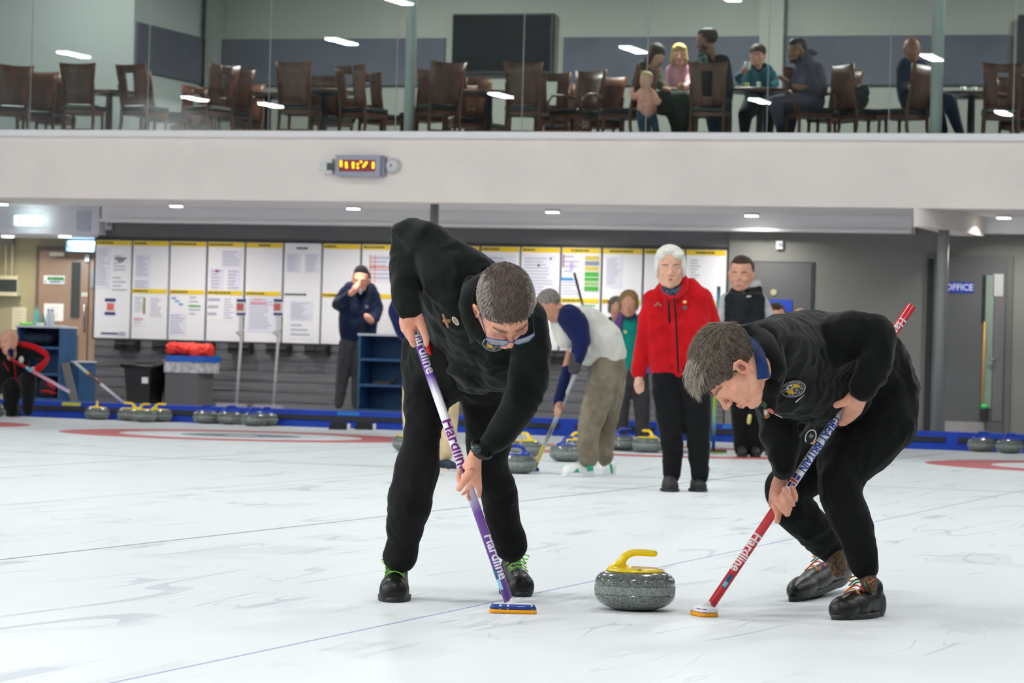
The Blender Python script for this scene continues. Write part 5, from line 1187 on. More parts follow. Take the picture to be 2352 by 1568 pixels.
obj('watch_face', MB().cyl(P(1094, 1031, 11.065), P(1093, 1030, 11.05), .018, n=20).vf(), mat('watch_face', (40, 60, 58), .15), ww, True)
def disc_on(root, name, px, py, d, rx, ry, rot, m, th=.003, n=28, tilt=(0, 0, 1)):
    c = P(px, py, d); z = cdir(tilt); x = (CR*math.cos(rot)+CU*math.sin(rot)); x = (x-z*x.dot(z)).normalized(); y = z.cross(x)
    vs = [c+x*(rx*math.cos(2*math.pi*k/n))+y*(ry*math.sin(2*math.pi*k/n))+z*t for t in (-th, 0) for k in range(n)]
    fs = [tuple(range(n, 2*n)), tuple(range(n-1, -1, -1))]+[(k, (k+1) % n, n+(k+1) % n, n+k) for k in range(n)]
    return obj(name, (vs, fs), m, root), c, x, y, z
M_pinw = mat('pin_white', (216, 210, 196), .3); M_pinc = mat('pin_copper', (170, 120, 84), .3, metal=.4); M_bw = mat('badge_white', (206, 208, 206), .6); M_bk = mat('badge_black', (20, 22, 26), .7); M_by = mat('badge_gold', (214, 168, 40), .6)
def crest(root, px, py, d, rx, ry, rot, tilt, words):
    g, c, x, y, z = disc_on(root, 'club_badge', px, py, d, rx, ry, rot, M_bw, .004, 36, tilt)
    e = .0006
    def el(sc, k0, k1, off, m, nm, cc=(0, 0), part=False, n=30):
        vs = [c+x*(rx*cc[0])+y*(ry*cc[1])+z*off] if part else []; m0 = len(vs)
        for k in range(n+1):
            a = k0+(k1-k0)*k/n; vs.append(c+x*(rx*(cc[0]+sc*math.cos(a)))+y*(ry*(cc[1]+sc*math.sin(a)))+z*off)
        fs = [(0, m0+k, m0+k+1) for k in range(n)] if part else [tuple(range(n+1))]
        return obj(nm, (vs, fs), m, g)
    el(.95, 0, 2*math.pi*.999, e, M_bk, 'badge_ring')
    for q_, m_ in ((0, M_by), (1, M_bw), (2, M_by), (3, M_bw)):
        a0 = q_*math.pi/2; el(.58, a0, a0+math.pi/2, 2*e, m_, 'badge_quarter', (.03*math.cos(a0+.78), .05*math.sin(a0+.78)), True, 10)
    el(.14, 0, 6.28, 3*e, M_bk, 'badge_emblem', (-.22, .26)); el(.3, 0, 6.28, 3*e, M_bk, 'badge_emblem', (.27, -.25)); el(.2, 0, 6.28, 4*e, mat('badge_greymark', (120, 124, 124), .6), 'badge_emblem', (.27, -.25))
    for word, amid, span, inv in words:
        n = len(word)
        for k, l in enumerate(word):
            if l == ' ': continue
            t = (k-(n-1)/2)/n*span; a = amid-t if not inv else amid+t
            vs, fs = text_vf(l, 1.0, 0); S_ = .27; pc = c+x*(rx*.77*math.cos(a))+y*(ry*.77*math.sin(a))+z*(2.2*e)
            outx, outy = math.cos(a), math.sin(a)
            if inv: outx, outy = -outx, -outy
            tx, ty = outy, -outx
            out = [pc+x*(rx*S_*(v.x*tx+v.y*outx))+y*(ry*S_*(v.x*ty+v.y*outy)) for v in vs]
            obj('badge_letter', (out, fs), M_bw, g)
    return g
crest(h1, 1133, 790, 10.96, .037, .026, -.12, (.1, -.3, 1), [('CURLING CLUB', -1.45, 2.9, True)])
o_, c_, x_, y_, z_ = disc_on(h1, 'oval_pin', 1046, 737, 11.02, .018, .0085, -.95, M_pinw, .004)
disc_on(h1, 'pin_centre', 1046, 737, 11.012, .012, .0045, -.95, mat('pin_olive', (150, 146, 110), .4), .002)
mb = MB(); pc = P(1024, 737, 11.03)
for a, l in ((2.0, .024), (-1.2, .022), (.2, .014), (-.1, .014), (3.1, .008)): mb.chain([(pc, .006), (pc+(CR*math.cos(a)+CU*math.sin(a))*l, .004)])
obj('figure_pin', mb.remesh(.0022, 1).vf(), M_pinc, h1, True)
rt = MB(); rt.ell(P(985, 796, 11.42), (.012, .02, .034), Matrix.Rotation(-.3, 3, 'Y')); rt.ell(P(966, 806, 11.45), (.012, .02, .016)); rt.chain([(P(966, 806, 11.45), .01), (P(985, 812, 11.45), .012)])
single('red_mitten', rt.remesh(.004, 3), mat('bright_red', (214, 14, 16), .5), 'small bright red pouch hanging behind the top of the purple broom', 'pouch', smooth=True)
M_lg = mat('lime_lace', (120, 214, 30), .6)
t0 = ice(901, 1384); s_, q = shoe(h1, t0, t0+Vector((-.085, .27, 0)), .118, .095); laces(s_, q, .12, [M_lg], ((.68, .104), (.59, .116), (.5, .128)), True)
t0 = ice(1202, 1371); s_, q = shoe(h1, t0, t0+Vector((-.15, .25, 0)), .118, .095); laces(s_, q, .12, [M_lg], ((.68, .104), (.59, .116), (.5, .128)), True)
# ------------------------------------------------------------------ right sweeper
h2 = person('grey-haired man in black fleece and trousers crouching over the red and white broom', ice(1950, 1410))
wear(h2, 'trousers', F_trous2, 11.7, [
    [(2010, 905, 94, .05), (2022, 960, 86, 0), (1990, 1010, 78, -.05), (1940, 1065, 62, -.12), (1930, 1110, 50, -.18), (1937, 1150, 48, -.2), (1955, 1200, 45, -.24), (1972, 1240, 39, -.26), (1982, 1275, 36, -.27), (1987, 1294, 35, -.27)],
    [(1990, 930, 80, .12), (1920, 1010, 70, .1), (1850, 1080, 60, .08), (1806, 1122, 50, .06), (1822, 1165, 47, .1), (1858, 1203, 42, .17), (1891, 1240, 38, .24), (1907, 1258, 34, .27)],
    [(2060, 930, 50, .0), (2060, 985, 44, 0)], [(2050, 900, 46), (2066, 940, 44)]], VX, 12, (.007, 6, (1, 1, .8)))
wear(h2, 'fleece_jacket', F_black, 11.72, [
    [(1752, 785, 46, -.75), (1800, 805, 82, -.5), (1860, 812, 98, -.25), (1930, 818, 104, -.05), (1992, 850, 104, .02), (2020, 890, 92, .02)],
    [(1800, 790, 70, -.45), (1870, 795, 80, -.2)], [(1790, 880, 62, -.5), (1850, 900, 74, -.3), (1930, 900, 80, -.1)],
    [(1900, 790, 60, -.38), (1955, 768, 52, -.42), (2004, 774, 50, -.42), (2012, 812, 42, -.44), (2002, 855, 36, -.46), (1980, 893, 28, -.48)],
    [(1775, 870, 58, -.35), (1788, 945, 50, -.3), (1793, 1010, 43, -.32), (1797, 1052, 34, -.36), (1798, 1069, 29, -.37)]], VX, 12, (.0085, 6.5, (1, 1, 1)))
strip(h2, 'shirt_collar', fabric('royal_navy', (10, 32, 76), (16, 50, 104)), [(1712, 764, 1724, 762, 10.98), (1724, 790, 1744, 786, 10.86), (1732, 815, 1757, 812, 10.72), (1737, 842, 1765, 840, 10.66), (1739, 872, 1770, 868, 10.66)])
strip(h2, 'jacket_collar', F_black, [(1676, 766, 1690, 748, 11.0), (1708, 752, 1735, 738, 10.96), (1738, 778, 1778, 770, 10.86), (1756, 812, 1796, 812, 10.76), (1766, 842, 1806, 850, 10.74), (1768, 868, 1790, 876, 10.76)])
strip(h2, 'jacket_collar', F_black, [(1768, 862, 1800, 862, 10.82), (1752, 905, 1790, 910, 10.88), (1744, 935, 1782, 945, 10.94)])
wear(h2, 'neck_gaiter', F_black, 10.95, [[(1718, 775, 22, .1), (1760, 800, 40, .02), (1775, 850, 34, .0), (1768, 900, 26, .05)]], .006, 5)
cH2 = P(1682, 852, 10.75); RH2 = frame((-.40, -.90, .14), (-.9, .42, .1)); HH2 = .276
mb = MB(); head_prims(mb, cH2, RH2, HH2, 2, 1.0, neck=False)
ch(11.2, [[(1722, 838, 30, -.35), (1750, 835, 28, -.2), (1790, 830, 34, 0), (1900, 800, 25, .1), (1990, 780, 16, .1), (2002, 840, 13, .08), (1982, 885, 15, .05)],
       [(1760, 860, 34, 0), (1788, 950, 20, .2), (1795, 1050, 15, .22), (1797, 1085, 15, .24)],
       [(1976, 898, 21, .05), (1964, 918, 22, .07), (1956, 936, 19, .12), (1946, 956, 15, .2), (1932, 971, 8, .22)], [(1977, 915, 15, .06), (1968, 942, 13, .14), (1952, 960, 10, .2), (1938, 971, 8, .22)], [(1954, 914, 13, .06), (1940, 924, 9.5, .06), (1921, 930, 8, .08)],
       [(1799, 1066, 12, .25), (1796, 1088, 15, .23), (1790, 1112, 19, .22), (1783, 1138, 18, .2), (1773, 1158, 9, .16)], [(1783, 1142, 13, .06), (1797, 1162, 11.5, .02), (1808, 1178, 9, .04)],
       [(1797, 1138, 8, .02), (1806, 1158, 8.5, .01), (1813, 1168, 7.5, .03)], [(1803, 1124, 8, .03), (1814, 1146, 8.5, .02), (1821, 1158, 7, .05)], [(1820, 1120, 7, .05), (1826, 1137, 7.5, .05), (1827, 1147, 6.5, .08)], [(1778, 1160, 8, .12), (1788, 1180, 8, .1), (1785, 1195, 7.5, .06)]], mb)
body(h2, S_ruddy, mb, .0036, 3)
face_bits(h2, cH2, RH2, HH2, 2, brow=BROW)
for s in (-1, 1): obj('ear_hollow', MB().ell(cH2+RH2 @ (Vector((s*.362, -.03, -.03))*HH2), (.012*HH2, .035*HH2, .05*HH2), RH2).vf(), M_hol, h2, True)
hair(h2, H_gb, [(0, -.1, .2, .36, .44, .375), (0, .16, .36, .26, .2, .14)], cH2, RH2, HH2, .004, (.0015, 50), 2)
def okg(lp): return lp.z > .0+.55*max(0, lp.y) and not (lp.y > .14 and lp.z < .3)
E2 = (0, -.1, .2, .36, .44, .375)
strands(h2, mat('hair_h2', (124, 112, 98), .5), cH2, RH2, HH2, 1700, okg, lambda l: (0, .75 if l.z > .3 else .25, -.9 if l.z < .35 else .0), lambda l: .17 if l.z > .3 else .09, E2, .0008, 8, .22)
strands(h2, mat('hair_h2b', (70, 60, 50), .5), cH2, RH2, HH2, 1100, okg, lambda l: (0, .75 if l.z > .3 else .25, -.9 if l.z < .35 else .0), lambda l: .15 if l.z > .3 else .09, E2, .0008, 9, .2)
strands(h2, mat('hair_h2c', (170, 158, 142), .5), cH2, RH2, HH2, 420, lambda l: l.y > .05 and l.z > .38, lambda l: (0, 1, -.25), lambda l: .26, (0, -.02, .24, .3, .42, .33), .0009, 10, .12)
crest(h2, 1822, 893, 11.02, .043, .028, .2, (-.25, .1, 1), [('DRUMMOND', 1.5, 2.1, False), ('CLUB', -.1, .9, False), ('CURLING', -1.5, 1.6, True), ('AND', 3.05, .6, True)])
name_ = text_vf('PHOTO', .012); c_ = P(1835, 914, 11.03)
obj('stitched_line', MB().tube([P(1828, 923, 11.02), P(1838, 914, 11.03), P(1848, 906, 11.03)], [.0026, .002, .0006], 6).vf(), M_bw, h2, True)
for px, py, rx, ry, rot, m_, nm in ((1755, 929, .013, .0085, -1.0, mat('pin_green', (60, 84, 62), .3), 'oval_pin'), (1771, 944, .013, .0065, -.7, mat('pin_pink', (222, 120, 110), .3), 'oval_pin')): disc_on(h2, nm, px, py, 10.84, rx, ry, rot, m_, .004)
mb = MB(); B_ = [P(x_, y_, 10.84) for x_, y_ in ((1752, 940), (1763, 938), (1768, 956), (1762, 961), (1757, 961))]; mb.add(B_+[q_+CT*.005 for q_ in B_], [(4, 3, 2, 1, 0), (5, 6, 7, 8, 9)]+[(i, (i+1) % 5, 5+(i+1) % 5, 5+i) for i in range(5)])
obj('shield_pin', mb.vf(), M_pinc, h2); disc_on(h2, 'pin_centre', 1759, 947, 10.83, .006, .009, 0, M_bw, .002)
obj('zip_cord', MB().tube([P(1735, 918, 11.0), P(1741, 936, 11.0)], .0014, 6).vf(), M_pinw, h2, True); obj('zip_cord', MB().tube([P(1780, 951, 11.0), P(1797, 959, 11.02)], .0016, 6).vf(), M_pinw, h2, True)
sw = thing('stopwatch', 'silver-rimmed black stopwatch hanging in front of the right sweeper\'s thigh', 'stopwatch', P(1862, 1003, 11.3))
_, c_, x_, y_, z_ = disc_on(sw, 'watch_body', 1862, 1003, 11.32, .027, .019, 1.2, mat('sw_black', (20, 22, 24), .3), .014)
obj('silver_rim', MB().tube([c_+x_*(.026*math.cos(k*math.pi/12))+y_*(.018*math.sin(k*math.pi/12))+z_*.002 for k in range(-10, 11)], .0026, 8).vf(), mat('silver', (210, 214, 218), .2, metal=.6), sw, True)
disc_on(sw, 'display', 1863, 1001, 11.303, .010, .009, .1, mat('lcd', (112, 128, 116), .3), .001, 4); disc_on(sw, 'orange_button', 1869, 1016, 11.31, .006, .004, .6, mat('orange_btn', (230, 160, 30), .4), .006)
obj('lanyard', MB().tube([P(1846, 982, 11.35), P(1852, 974, 11.34), P(1860, 962, 11.34), P(1868, 970, 11.32), P(1872, 985, 11.31)], .003, 6).vf(), mat('cord_black', (30, 32, 34), .5), sw, True)
M_rb = [mat('lace_orange', (236, 130, 30), .6), mat('lace_red', (206, 40, 40), .6), mat('lace_green', (60, 130, 80), .6)]
tn, hn = ice(1918, 1424), ice(2024, 1412)
s_, q = shoe(h2, tn, hn, .118, .088); laces(s_, q, .11, M_rb, ((.64, .103), (.56, .113), (.48, .124)), True, .003)
tf, hf = ice(1818, 1382), ice(1950, 1352); hf.z = .05
s_, q = shoe(h2, tf, hf, .11, .085); laces(s_, q, .1, M_rb, ((.64, .1), (.56, .11), (.48, .12)), True, .003)
F_sock = fabric('speckled_sock', (70, 54, 48), (120, 96, 74), ns=120)
wear(h2, 'sock', F_sock, 11.4, [[(1990, 1310, 22, .03), (1997, 1345, 19, .02)]], .006, 2); wear(h2, 'sock', F_sock, 11.9, [[(1918, 1270, 24, .06), (1926, 1308, 20, .02)]], .006, 2)
# ================================================================== people in the background
def head(root, sk, px, py, D, H, face, up, hs, hm, extra=None, open_=False, beard=None, brow=None, voxel=None, glasses=False):
    Hm = H*D/FPX; c = P(px, py, D); R = frame(face, up); mb = MB(); head_prims(mb, c, R, Hm, 1)
    if extra: extra(mb)
    body(root, sk, mb, voxel or max(.0075, Hm*.034), 2)
    face_bits(root, c, R, Hm, 1, open_, brow)
    if hs: hair(root, hm, hs, c, R, Hm, Hm*.045, (Hm*.008, 9/Hm*.25), 2)
    if beard:
        mb = MB()
        for x, y, z, a, b, d in ((0, .2, -.37, .2, .16, .12), (-.24, .02, -.24, .08, .16, .16), (.24, .02, -.24, .08, .16, .16), (0, .33, -.2, .11, .06, .03)): mb.ell(c+R @ (Vector((x, y, z))*Hm), (a*Hm, b*Hm, d*Hm), R)
        mb.remesh(Hm*.045, 1); obj('beard', mb.vf(), beard, root, True)
    return c, R, Hm
V = .014
def limbs(D, *ls): return lambda mb: ch(D, ls, mb)
def bshoe(root, tx, ty, hx, hy, D=None, m=None, w=.1, h=.085, z=0, ms=None):
    toe = ice(tx, ty, z); s_ = FPX/depth(toe); lat = max(-.26, min(.26, (hx-tx)/s_)); f2 = Vector((fw.x, fw.y, 0)).normalized()
    shoe(root, toe, toe+r0*lat+f2*math.sqrt(max(.0, .28**2-lat*lat)), w, h, m or M_shoeb, ms, voxel=.012, ank=.06)
# woman in red
D = 21.7; p = person('white-haired woman in a bright red fleece and black trousers, standing on the ice', ice(1572, 1122))
wear(p, 'trousers', F_blackw, D, [[(1528, 850, 30), (1532, 900, 34), (1540, 980, 30), (1545, 1040, 24), (1543, 1092, 19)], [(1590, 850, 36), (1597, 900, 36), (1603, 980, 30), (1605, 1050, 24), (1608, 1092, 20)], [(1540, 840, 34), (1585, 840, 38)]], .01, 4, (.005, 8), .8)
wear(p, 'red_jacket', F_red, D, [[(1523, 668, 20), (1510, 700, 34), (1522, 760, 46), (1532, 830, 44), (1540, 845, 30)], [(1585, 660, 22), (1600, 690, 34), (1586, 760, 48), (1590, 825, 44), (1590, 845, 30)], [(1550, 680, 42), (1555, 760, 50), (1560, 830, 46)],
     [(1500, 688, 24), (1490, 730, 24), (1480, 790, 21), (1469, 838, 18), (1467, 852, 18)], [(1612, 684, 24), (1630, 730, 22, .03), (1645, 775, 20, .05), (1640, 815, 18, .0), (1632, 840, 17, -.05)]], .009, 5, (.004, 9), .72)
wear(p, 'jacket_collar', F_red, D-.06, [[(1522, 655, 9, .02), (1528, 668, 9), (1546, 682, 5, -.08)], [(1572, 640, 9, .02), (1572, 660, 10), (1556, 682, 5, -.08)]], .006, 2)
wear(p, 'scarf', F_scarf, D-.07, [[(1520, 648, 7, .06), (1528, 664, 9, .0), (1545, 674, 10, -.05), (1560, 664, 9, 0), (1568, 646, 7, .06)]], .006, 2)
c, R, H = head(p, S_old, 1539, 616, D-.07, 96, (-.02, -.05, 1), (.0, 1, .05), None, None, limbs(D, [(1545, 660, 14), (1550, 700, 18)], [(1500, 690, 10), (1482, 780, 9), (1468, 845, 8), (1467, 862, 9), (1468, 878, 11)], [(1462, 870, 4), (1459, 885, 4), (1463, 899, 3.5)], [(1470, 884, 5), (1471, 900, 3.6)], [(1476, 878, 5), (1477, 897, 3.4)], [(1465, 884, 4.4), (1467, 902, 3.6)], [(1612, 700, 9), (1640, 790, 8)]), True, brow=H_grey, voxel=.007)
hair(p, H_white, HS_bob, c, R, H, .008, (.002, 14), 3)
obj('zip', MB().tube([P(1548, 684, D-.24), P(1552, 720, D-.27), P(1555, 790, D-.29), P(1558, 856, D-.27)], .0075, 6).vf(), F_blackw, p, True)
obj('pocket_zip', MB().tube([P(1535, 690, D-.27), P(1538, 742, D-.285)], .009, 6).vf(), F_blackw, p, True)
obj('pocket_zip', MB().tube([P(1611, 768, D-.22), P(1617, 782, D-.2)], .007, 6).vf(), F_blackw, p, True)
for px, py, r_, m_, nm in ((1573, 693, .013, mat('pin_yellow', (226, 200, 110), .4), 'round_pin'), (1573, 706, .016, mat('pin_teal', (70, 90, 84), .4), 'oval_pin'), (1511, 697, .012, mat('pin_bronze', (140, 110, 90), .4), 'cluster_pin'), (1505, 701, .008, mat('pin_bronze', (140, 110, 90), .4), 'cluster_pin'), (1517, 701, .008, mat('pin_bronze', (140, 110, 90), .4), 'cluster_pin')):
    disc_on(p, nm, px, py, D-.28, r_, r_*.8, 0, m_, .02)
for tx in (1541, 1606): bshoe(p, tx, 1130, tx-1, 1112, w=.13)
# bent man in white vest
D = 23.75; p = person('man in cream vest, navy sleeves and grey corduroys bending over a grey broom', ice(1365, 1085))
wear(p, 'corduroy_trousers', F_cord, D, [[(1398, 836, 38), (1386, 884, 36), (1366, 940, 30), (1352, 980, 28), (1350, 1020, 24), (1352, 1050, 22)], [(1406, 850, 34, .1), (1404, 900, 29, .15), (1396, 960, 23, .2), (1391, 1010, 19, .2), (1390, 1052, 17, .2)]], .01, 4, (.008, 9, (1, 1, .6)), .85)
wear(p, 'fleece_vest', F_white, D, [[(1275, 715, 20, -.1), (1300, 735, 36, -.05), (1345, 748, 46), (1385, 780, 46), (1402, 806, 38)], [(1290, 735, 28, -.1), (1300, 775, 26, -.1)], [(1330, 770, 40), (1352, 806, 34)]], .01, 5, (.004, 9), .85)
wear(p, 'navy_sleeves', F_navy, D-.16, [[(1308, 728, 30), (1322, 745, 31), (1336, 780, 22), (1328, 815, 17), (1322, 832, 15)], [(1302, 850, 13, .3), (1292, 890, 13, .3), (1281, 922, 11, .3)]], .01, 4, (.003, 12))
wear(p, 'glove', F_dgrey, D-.16, [[(1323, 818, 16), (1320, 846, 15), (1313, 850, 8)]], .009, 2)
head(p, S_dim, 1264, 706, D-.15, 72, (-.55, -.8, .1), (-.72, .66, .1), HS_short, H_grey, limbs(D, [(1285, 725, 16, -.1), (1330, 750, 20)], [(1330, 750, 14), (1300, 840, 8, .15), (1285, 920, 8, .15), (1284, 936, 10, .1), (1279, 950, 7, .08)], [(1275, 942, 4, .05), (1284, 955, 4, .02)], [(1277, 933, 4, .05), (1288, 945, 4, .02)]))
obj('shoe_stripe', MB().ell(P(1, 1, 1), (0.001, .001, .001)).vf(), F_white, p) if False else None
M_ws = mat('white_shoe', (232, 234, 234), .5); M_gs = mat('green_stripe', (10, 150, 110), .5)
bshoe(p, 1290, 1094, 1366, 1091, m=M_ws, ms=M_ws, w=.11, h=.095); bshoe(p, 1378, 1090, 1412, 1083, m=M_ws, ms=M_ws, w=.11, h=.095)
obj('shoe_patch', MB().add([P(1316, 1085, D-.16), P(1332, 1085, D-.16), P(1327, 1074, D-.16)], [(0, 1, 2)]).vf(), M_gs, p); obj('shoe_patch', MB().add([P(1349, 1083, D-.16), P(1363, 1081, D-.16), P(1361, 1068, D-.16), P(1347, 1070, D-.16)], [(0, 1, 2, 3)]).vf(), M_gs, p)
obj('shoe_patch', MB().add([P(1403, 1087, D-.1), P(1409, 1087, D-.1), P(1406, 1066, D-.1), P(1399, 1066, D-.1)], [(0, 1, 2, 3)]).vf(), M_gs, p)
# hidden man behind left sweeper
D = 24.2; p = person('bald man in navy top and beige trousers standing mostly hidden behind the left sweeper', ice(1000, 1078))
wear(p, 'trousers', F_beige, D, [[(975, 820, 36), (958, 880, 34), (952, 950, 28), (950, 1020, 22), (950, 1060, 20)], [(1000, 820, 36), (1022, 880, 32), (1032, 950, 22), (1026, 1010, 22), (1022, 1040, 20)]], V, 3, (.004, 8), .85)
wear(p, 'navy_jacket', F_navy, D, [[(985, 640, 40), (985, 720, 50), (985, 800, 46)], [(940, 650, 24), (912, 715, 22), (925, 760, 18), (950, 790, 16)], [(1030, 650, 24), (1040, 720, 20), (1030, 780, 16)]], V, 3, None, .8)
head(p, S_fair, 1014, 572, D-.1, 68, (.3, -.1, 1), (0, 1, 0), None, None, limbs(D, [(1012, 600, 15), (1000, 650, 20)]), voxel=.014)
bshoe(p, 1044, 1083, 1000, 1068, m=mat('navy_shoe', (20, 40, 60), .5), ms=mat('pale_sole', (226, 214, 206), .6)); bshoe(p, 950, 1080, 955, 1066)
# two ladies
D = 34.1
p = person('woman with grey hair and a black and teal top, half hidden behind her friend', ice(1412, 1004))
wear(p, 'teal_top', F_teal, D+.25, [[(1412, 745, 18), (1405, 790, 24), (1408, 850, 24)], [(1398, 752, 10), (1390, 800, 10), (1390, 850, 9)]], V, 3, None, .8)
wear(p, 'black_vest', F_blackw, D+.2, [[(1404, 738, 12), (1398, 760, 12), (1398, 790, 9)]], V, 2)
wear(p, 'trousers', F_navyd, D+.25, [[(1410, 860, 24), (1408, 920, 17), (1408, 988, 13)]], V, 3)
head(p, S_fair, 1416, 708, D+.1, 50, (.1, -.05, 1), (0, 1, 0), HS_bob, H_grey, limbs(D+.25, [(1415, 735, 9), (1410, 800, 14)]), voxel=.011)
bshoe(p, 1410, 1004, 1412, 996)
D = 33.8
p = person('woman with sandy grey hair wearing a teal top and an open purple jacket', ice(1447, 1006))
wear(p, 'teal_top', F_teal, D, [[(1445, 740, 24), (1447, 790, 30), (1450, 850, 30)], [(1485, 770, 11), (1492, 820, 10), (1488, 846, 9)]], V, 3, (.004, 8), .75)
wear(p, 'purple_jacket', F_purple, D-.05, [[(1426, 728, 9), (1416, 755, 13), (1410, 775, 9)], [(1470, 728, 9), (1484, 760, 12), (1492, 810, 12), (1492, 850, 11)], [(1426, 725, 8), (1445, 728, 6, .1)]], V, 2)
wear(p, 'trousers', F_dgrey, D, [[(1440, 860, 28), (1428, 910, 20), (1426, 990, 16)], [(1464, 860, 26), (1474, 920, 20), (1476, 992, 16)]], V, 3, (.004, 8), .85)
head(p, S_fair, 1444, 699, D-.08, 60, (-.08, -.05, 1), (.02, 1, 0), HS_bob, H_dblond, limbs(D, [(1446, 730, 10), (1448, 790, 16)]), voxel=.011)
wear(p, 'blue_scarf', F_scarf, D-.1, [[(1434, 722, 5), (1446, 730, 6), (1458, 722, 5)]], .01, 2)
disc_on(p, 'brooch', 1436, 762, D-.22, .016, .02, .6, mat('brooch', (220, 210, 150), .4), .03)
bshoe(p, 1428, 1006, 1430, 998); bshoe(p, 1478, 1008, 1476, 999)
# young man in black vest
D = 29.8; p = person('young man in a black padded vest over a grey hooded top', ice(1712, 1046))
wear(p, 'hooded_top', F_grey, D, [[(1690, 655, 14), (1712, 660, 18), (1735, 655, 16)], [(1740, 690, 22), (1757, 715, 19), (1762, 750, 17), (1750, 790, 15)], [(1672, 690, 20), (1664, 730, 17), (1672, 752, 14)], [(1710, 700, 36), (1712, 780, 34)]], V, 3, None, .8)
vm = [[(1690, 690, 26), (1695, 740, 34), (1700, 800, 34)], [(1728, 685, 28), (1728, 740, 34), (1726, 800, 34)], [(1740, 665, 12), (1718, 690, 20), (1686, 668, 10)]]
for k in range(8): vm.append([(1680, 688+16*k, 17, -.1), (1712, 690+16*k, 18, -.15), (1742, 688+16*k, 17, -.1)])
wear(p, 'padded_vest', F_vest, D-.02, vm, V, 1, None, .8)
obj('chest_logo', MB().tube([P(1715, 681, D-.26), P(1725, 680, D-.26)], .008, 6).vf(), F_grey, p, True)
wear(p, 'trousers', F_blackw, D, [[(1695, 820, 32), (1700, 900, 26), (1705, 1030, 20)], [(1730, 820, 32), (1735, 900, 26), (1735, 1030, 20)]], V, 3)
head(p, S_fair, 1702, 631, D-.05, 80, (-.25, -.08, 1), (.03, 1, 0), [(0, -.18, .2, .348, .37, .35), (0, -.02, .37, .25, .3, .2)], H_brown, limbs(D, [(1706, 660, 13), (1710, 700, 18)], [(1672, 750, 9, -.1), (1686, 757, 9, -.15), (1697, 752, 8, -.2)]), beard=None, brow=H_brown, voxel=.009)
bshoe(p, 1706, 1050, 1708, 1036); bshoe(p, 1738, 1050, 1736, 1036)
# two more heads behind the right sweeper
D = 31.5; p = person('brown-haired person mostly hidden behind the right sweeper, only the top of the head showing', ice(1785, 1045))
wear(p, 'dark_jacket', F_blackw, D, [[(1785, 780, 40), (1785, 860, 40)]], V, 3); wear(p, 'trousers', F_blackw, D, [[(1772, 870, 24), (1770, 1030, 18)], [(1798, 870, 24), (1800, 1030, 18)]], V, 3)
head(p, S_fair, 1782, 728, D-.05, 62, (-.1, -.1, 1), (0, 1, 0), HS_short, H_brown, limbs(D, [(1783, 755, 13), (1785, 800, 16)]), voxel=.014); bshoe(p, 1772, 1046, 1772, 1034); bshoe(p, 1800, 1047, 1800, 1036)
p = person('bald person almost wholly hidden behind the right sweeper\'s bent back', ice(1842, 1045))
wear(p, 'dark_jacket', F_blackw, D+.3, [[(1842, 790, 36), (1842, 860, 38)]], V, 3); wear(p, 'trousers', F_blackw, D+.3, [[(1830, 870, 22), (1828, 1030, 16)], [(1856, 870, 22), (1858, 1030, 16)]], V, 3)
head(p, S_fair, 1838, 735, D+.25, 56, (0, -.1, 1), (0, 1, 0), None, None, limbs(D+.3, [(1838, 760, 12), (1842, 800, 15)]), voxel=.015)
# beanie man
D = 38.0; p = person('man in dark beanie and navy jacket raising a hand to his mouth by the noticeboards', onY(800, 938, 35.4))
wear(p, 'trousers', F_dgrey, D, [[(800, 790, 22), (792, 830, 19), (785, 880, 14), (778, 928, 11)], [(835, 790, 24), (828, 840, 20), (822, 890, 15), (818, 928, 11)]], V, 3, (.004, 8))
wear(p, 'navy_jacket', F_navyd, D, [[(808, 668, 22), (808, 710, 30), (808, 762, 30)], [(845, 670, 22), (842, 710, 28), (838, 765, 28)], [(798, 672, 18), (778, 698, 16), (790, 690, 13, -.2), (808, 672, 10, -.3)], [(856, 678, 16), (867, 708, 14), (860, 730, 13, -.1), (850, 736, 11, -.2)], [(812, 655, 10), (840, 655, 10)]], V, 3, (.005, 8), .85)
head(p, S_ruddy, 829, 643, D-.05, 58, (-.12, -.05, 1), (.08, 1, 0), None, None, limbs(D, [(828, 660, 11), (828, 700, 16)], [(806, 674, 7, -.3), (816, 665, 7, -.32), (824, 656, 5, -.3)], [(812, 660, 4, -.32), (820, 652, 4, -.3)], [(852, 736, 8, -.22), (844, 728, 8, -.26), (840, 724, 5, -.26)]), voxel=.011)
wear(p, 'beanie', F_blackw, D-.05, [[(830, 626, 18)], [(818, 632, 8, .0), (818, 650, 6, .05)], [(845, 632, 7), (847, 652, 5, .05)]], .011, 3)
wear(p, 'white_collar', F_grey, D-.28, [[(826, 664, 5), (828, 672, 4)]], .01, 1)
disc_on(p, 'chest_crest', 842, 704, D-.17, .02, .02, 0, mat('crest_grey', (110, 116, 130), .6), .03)
bshoe(p, 776, 941, 780, 930, z=.1); bshoe(p, 812, 942, 816, 932, z=.1)
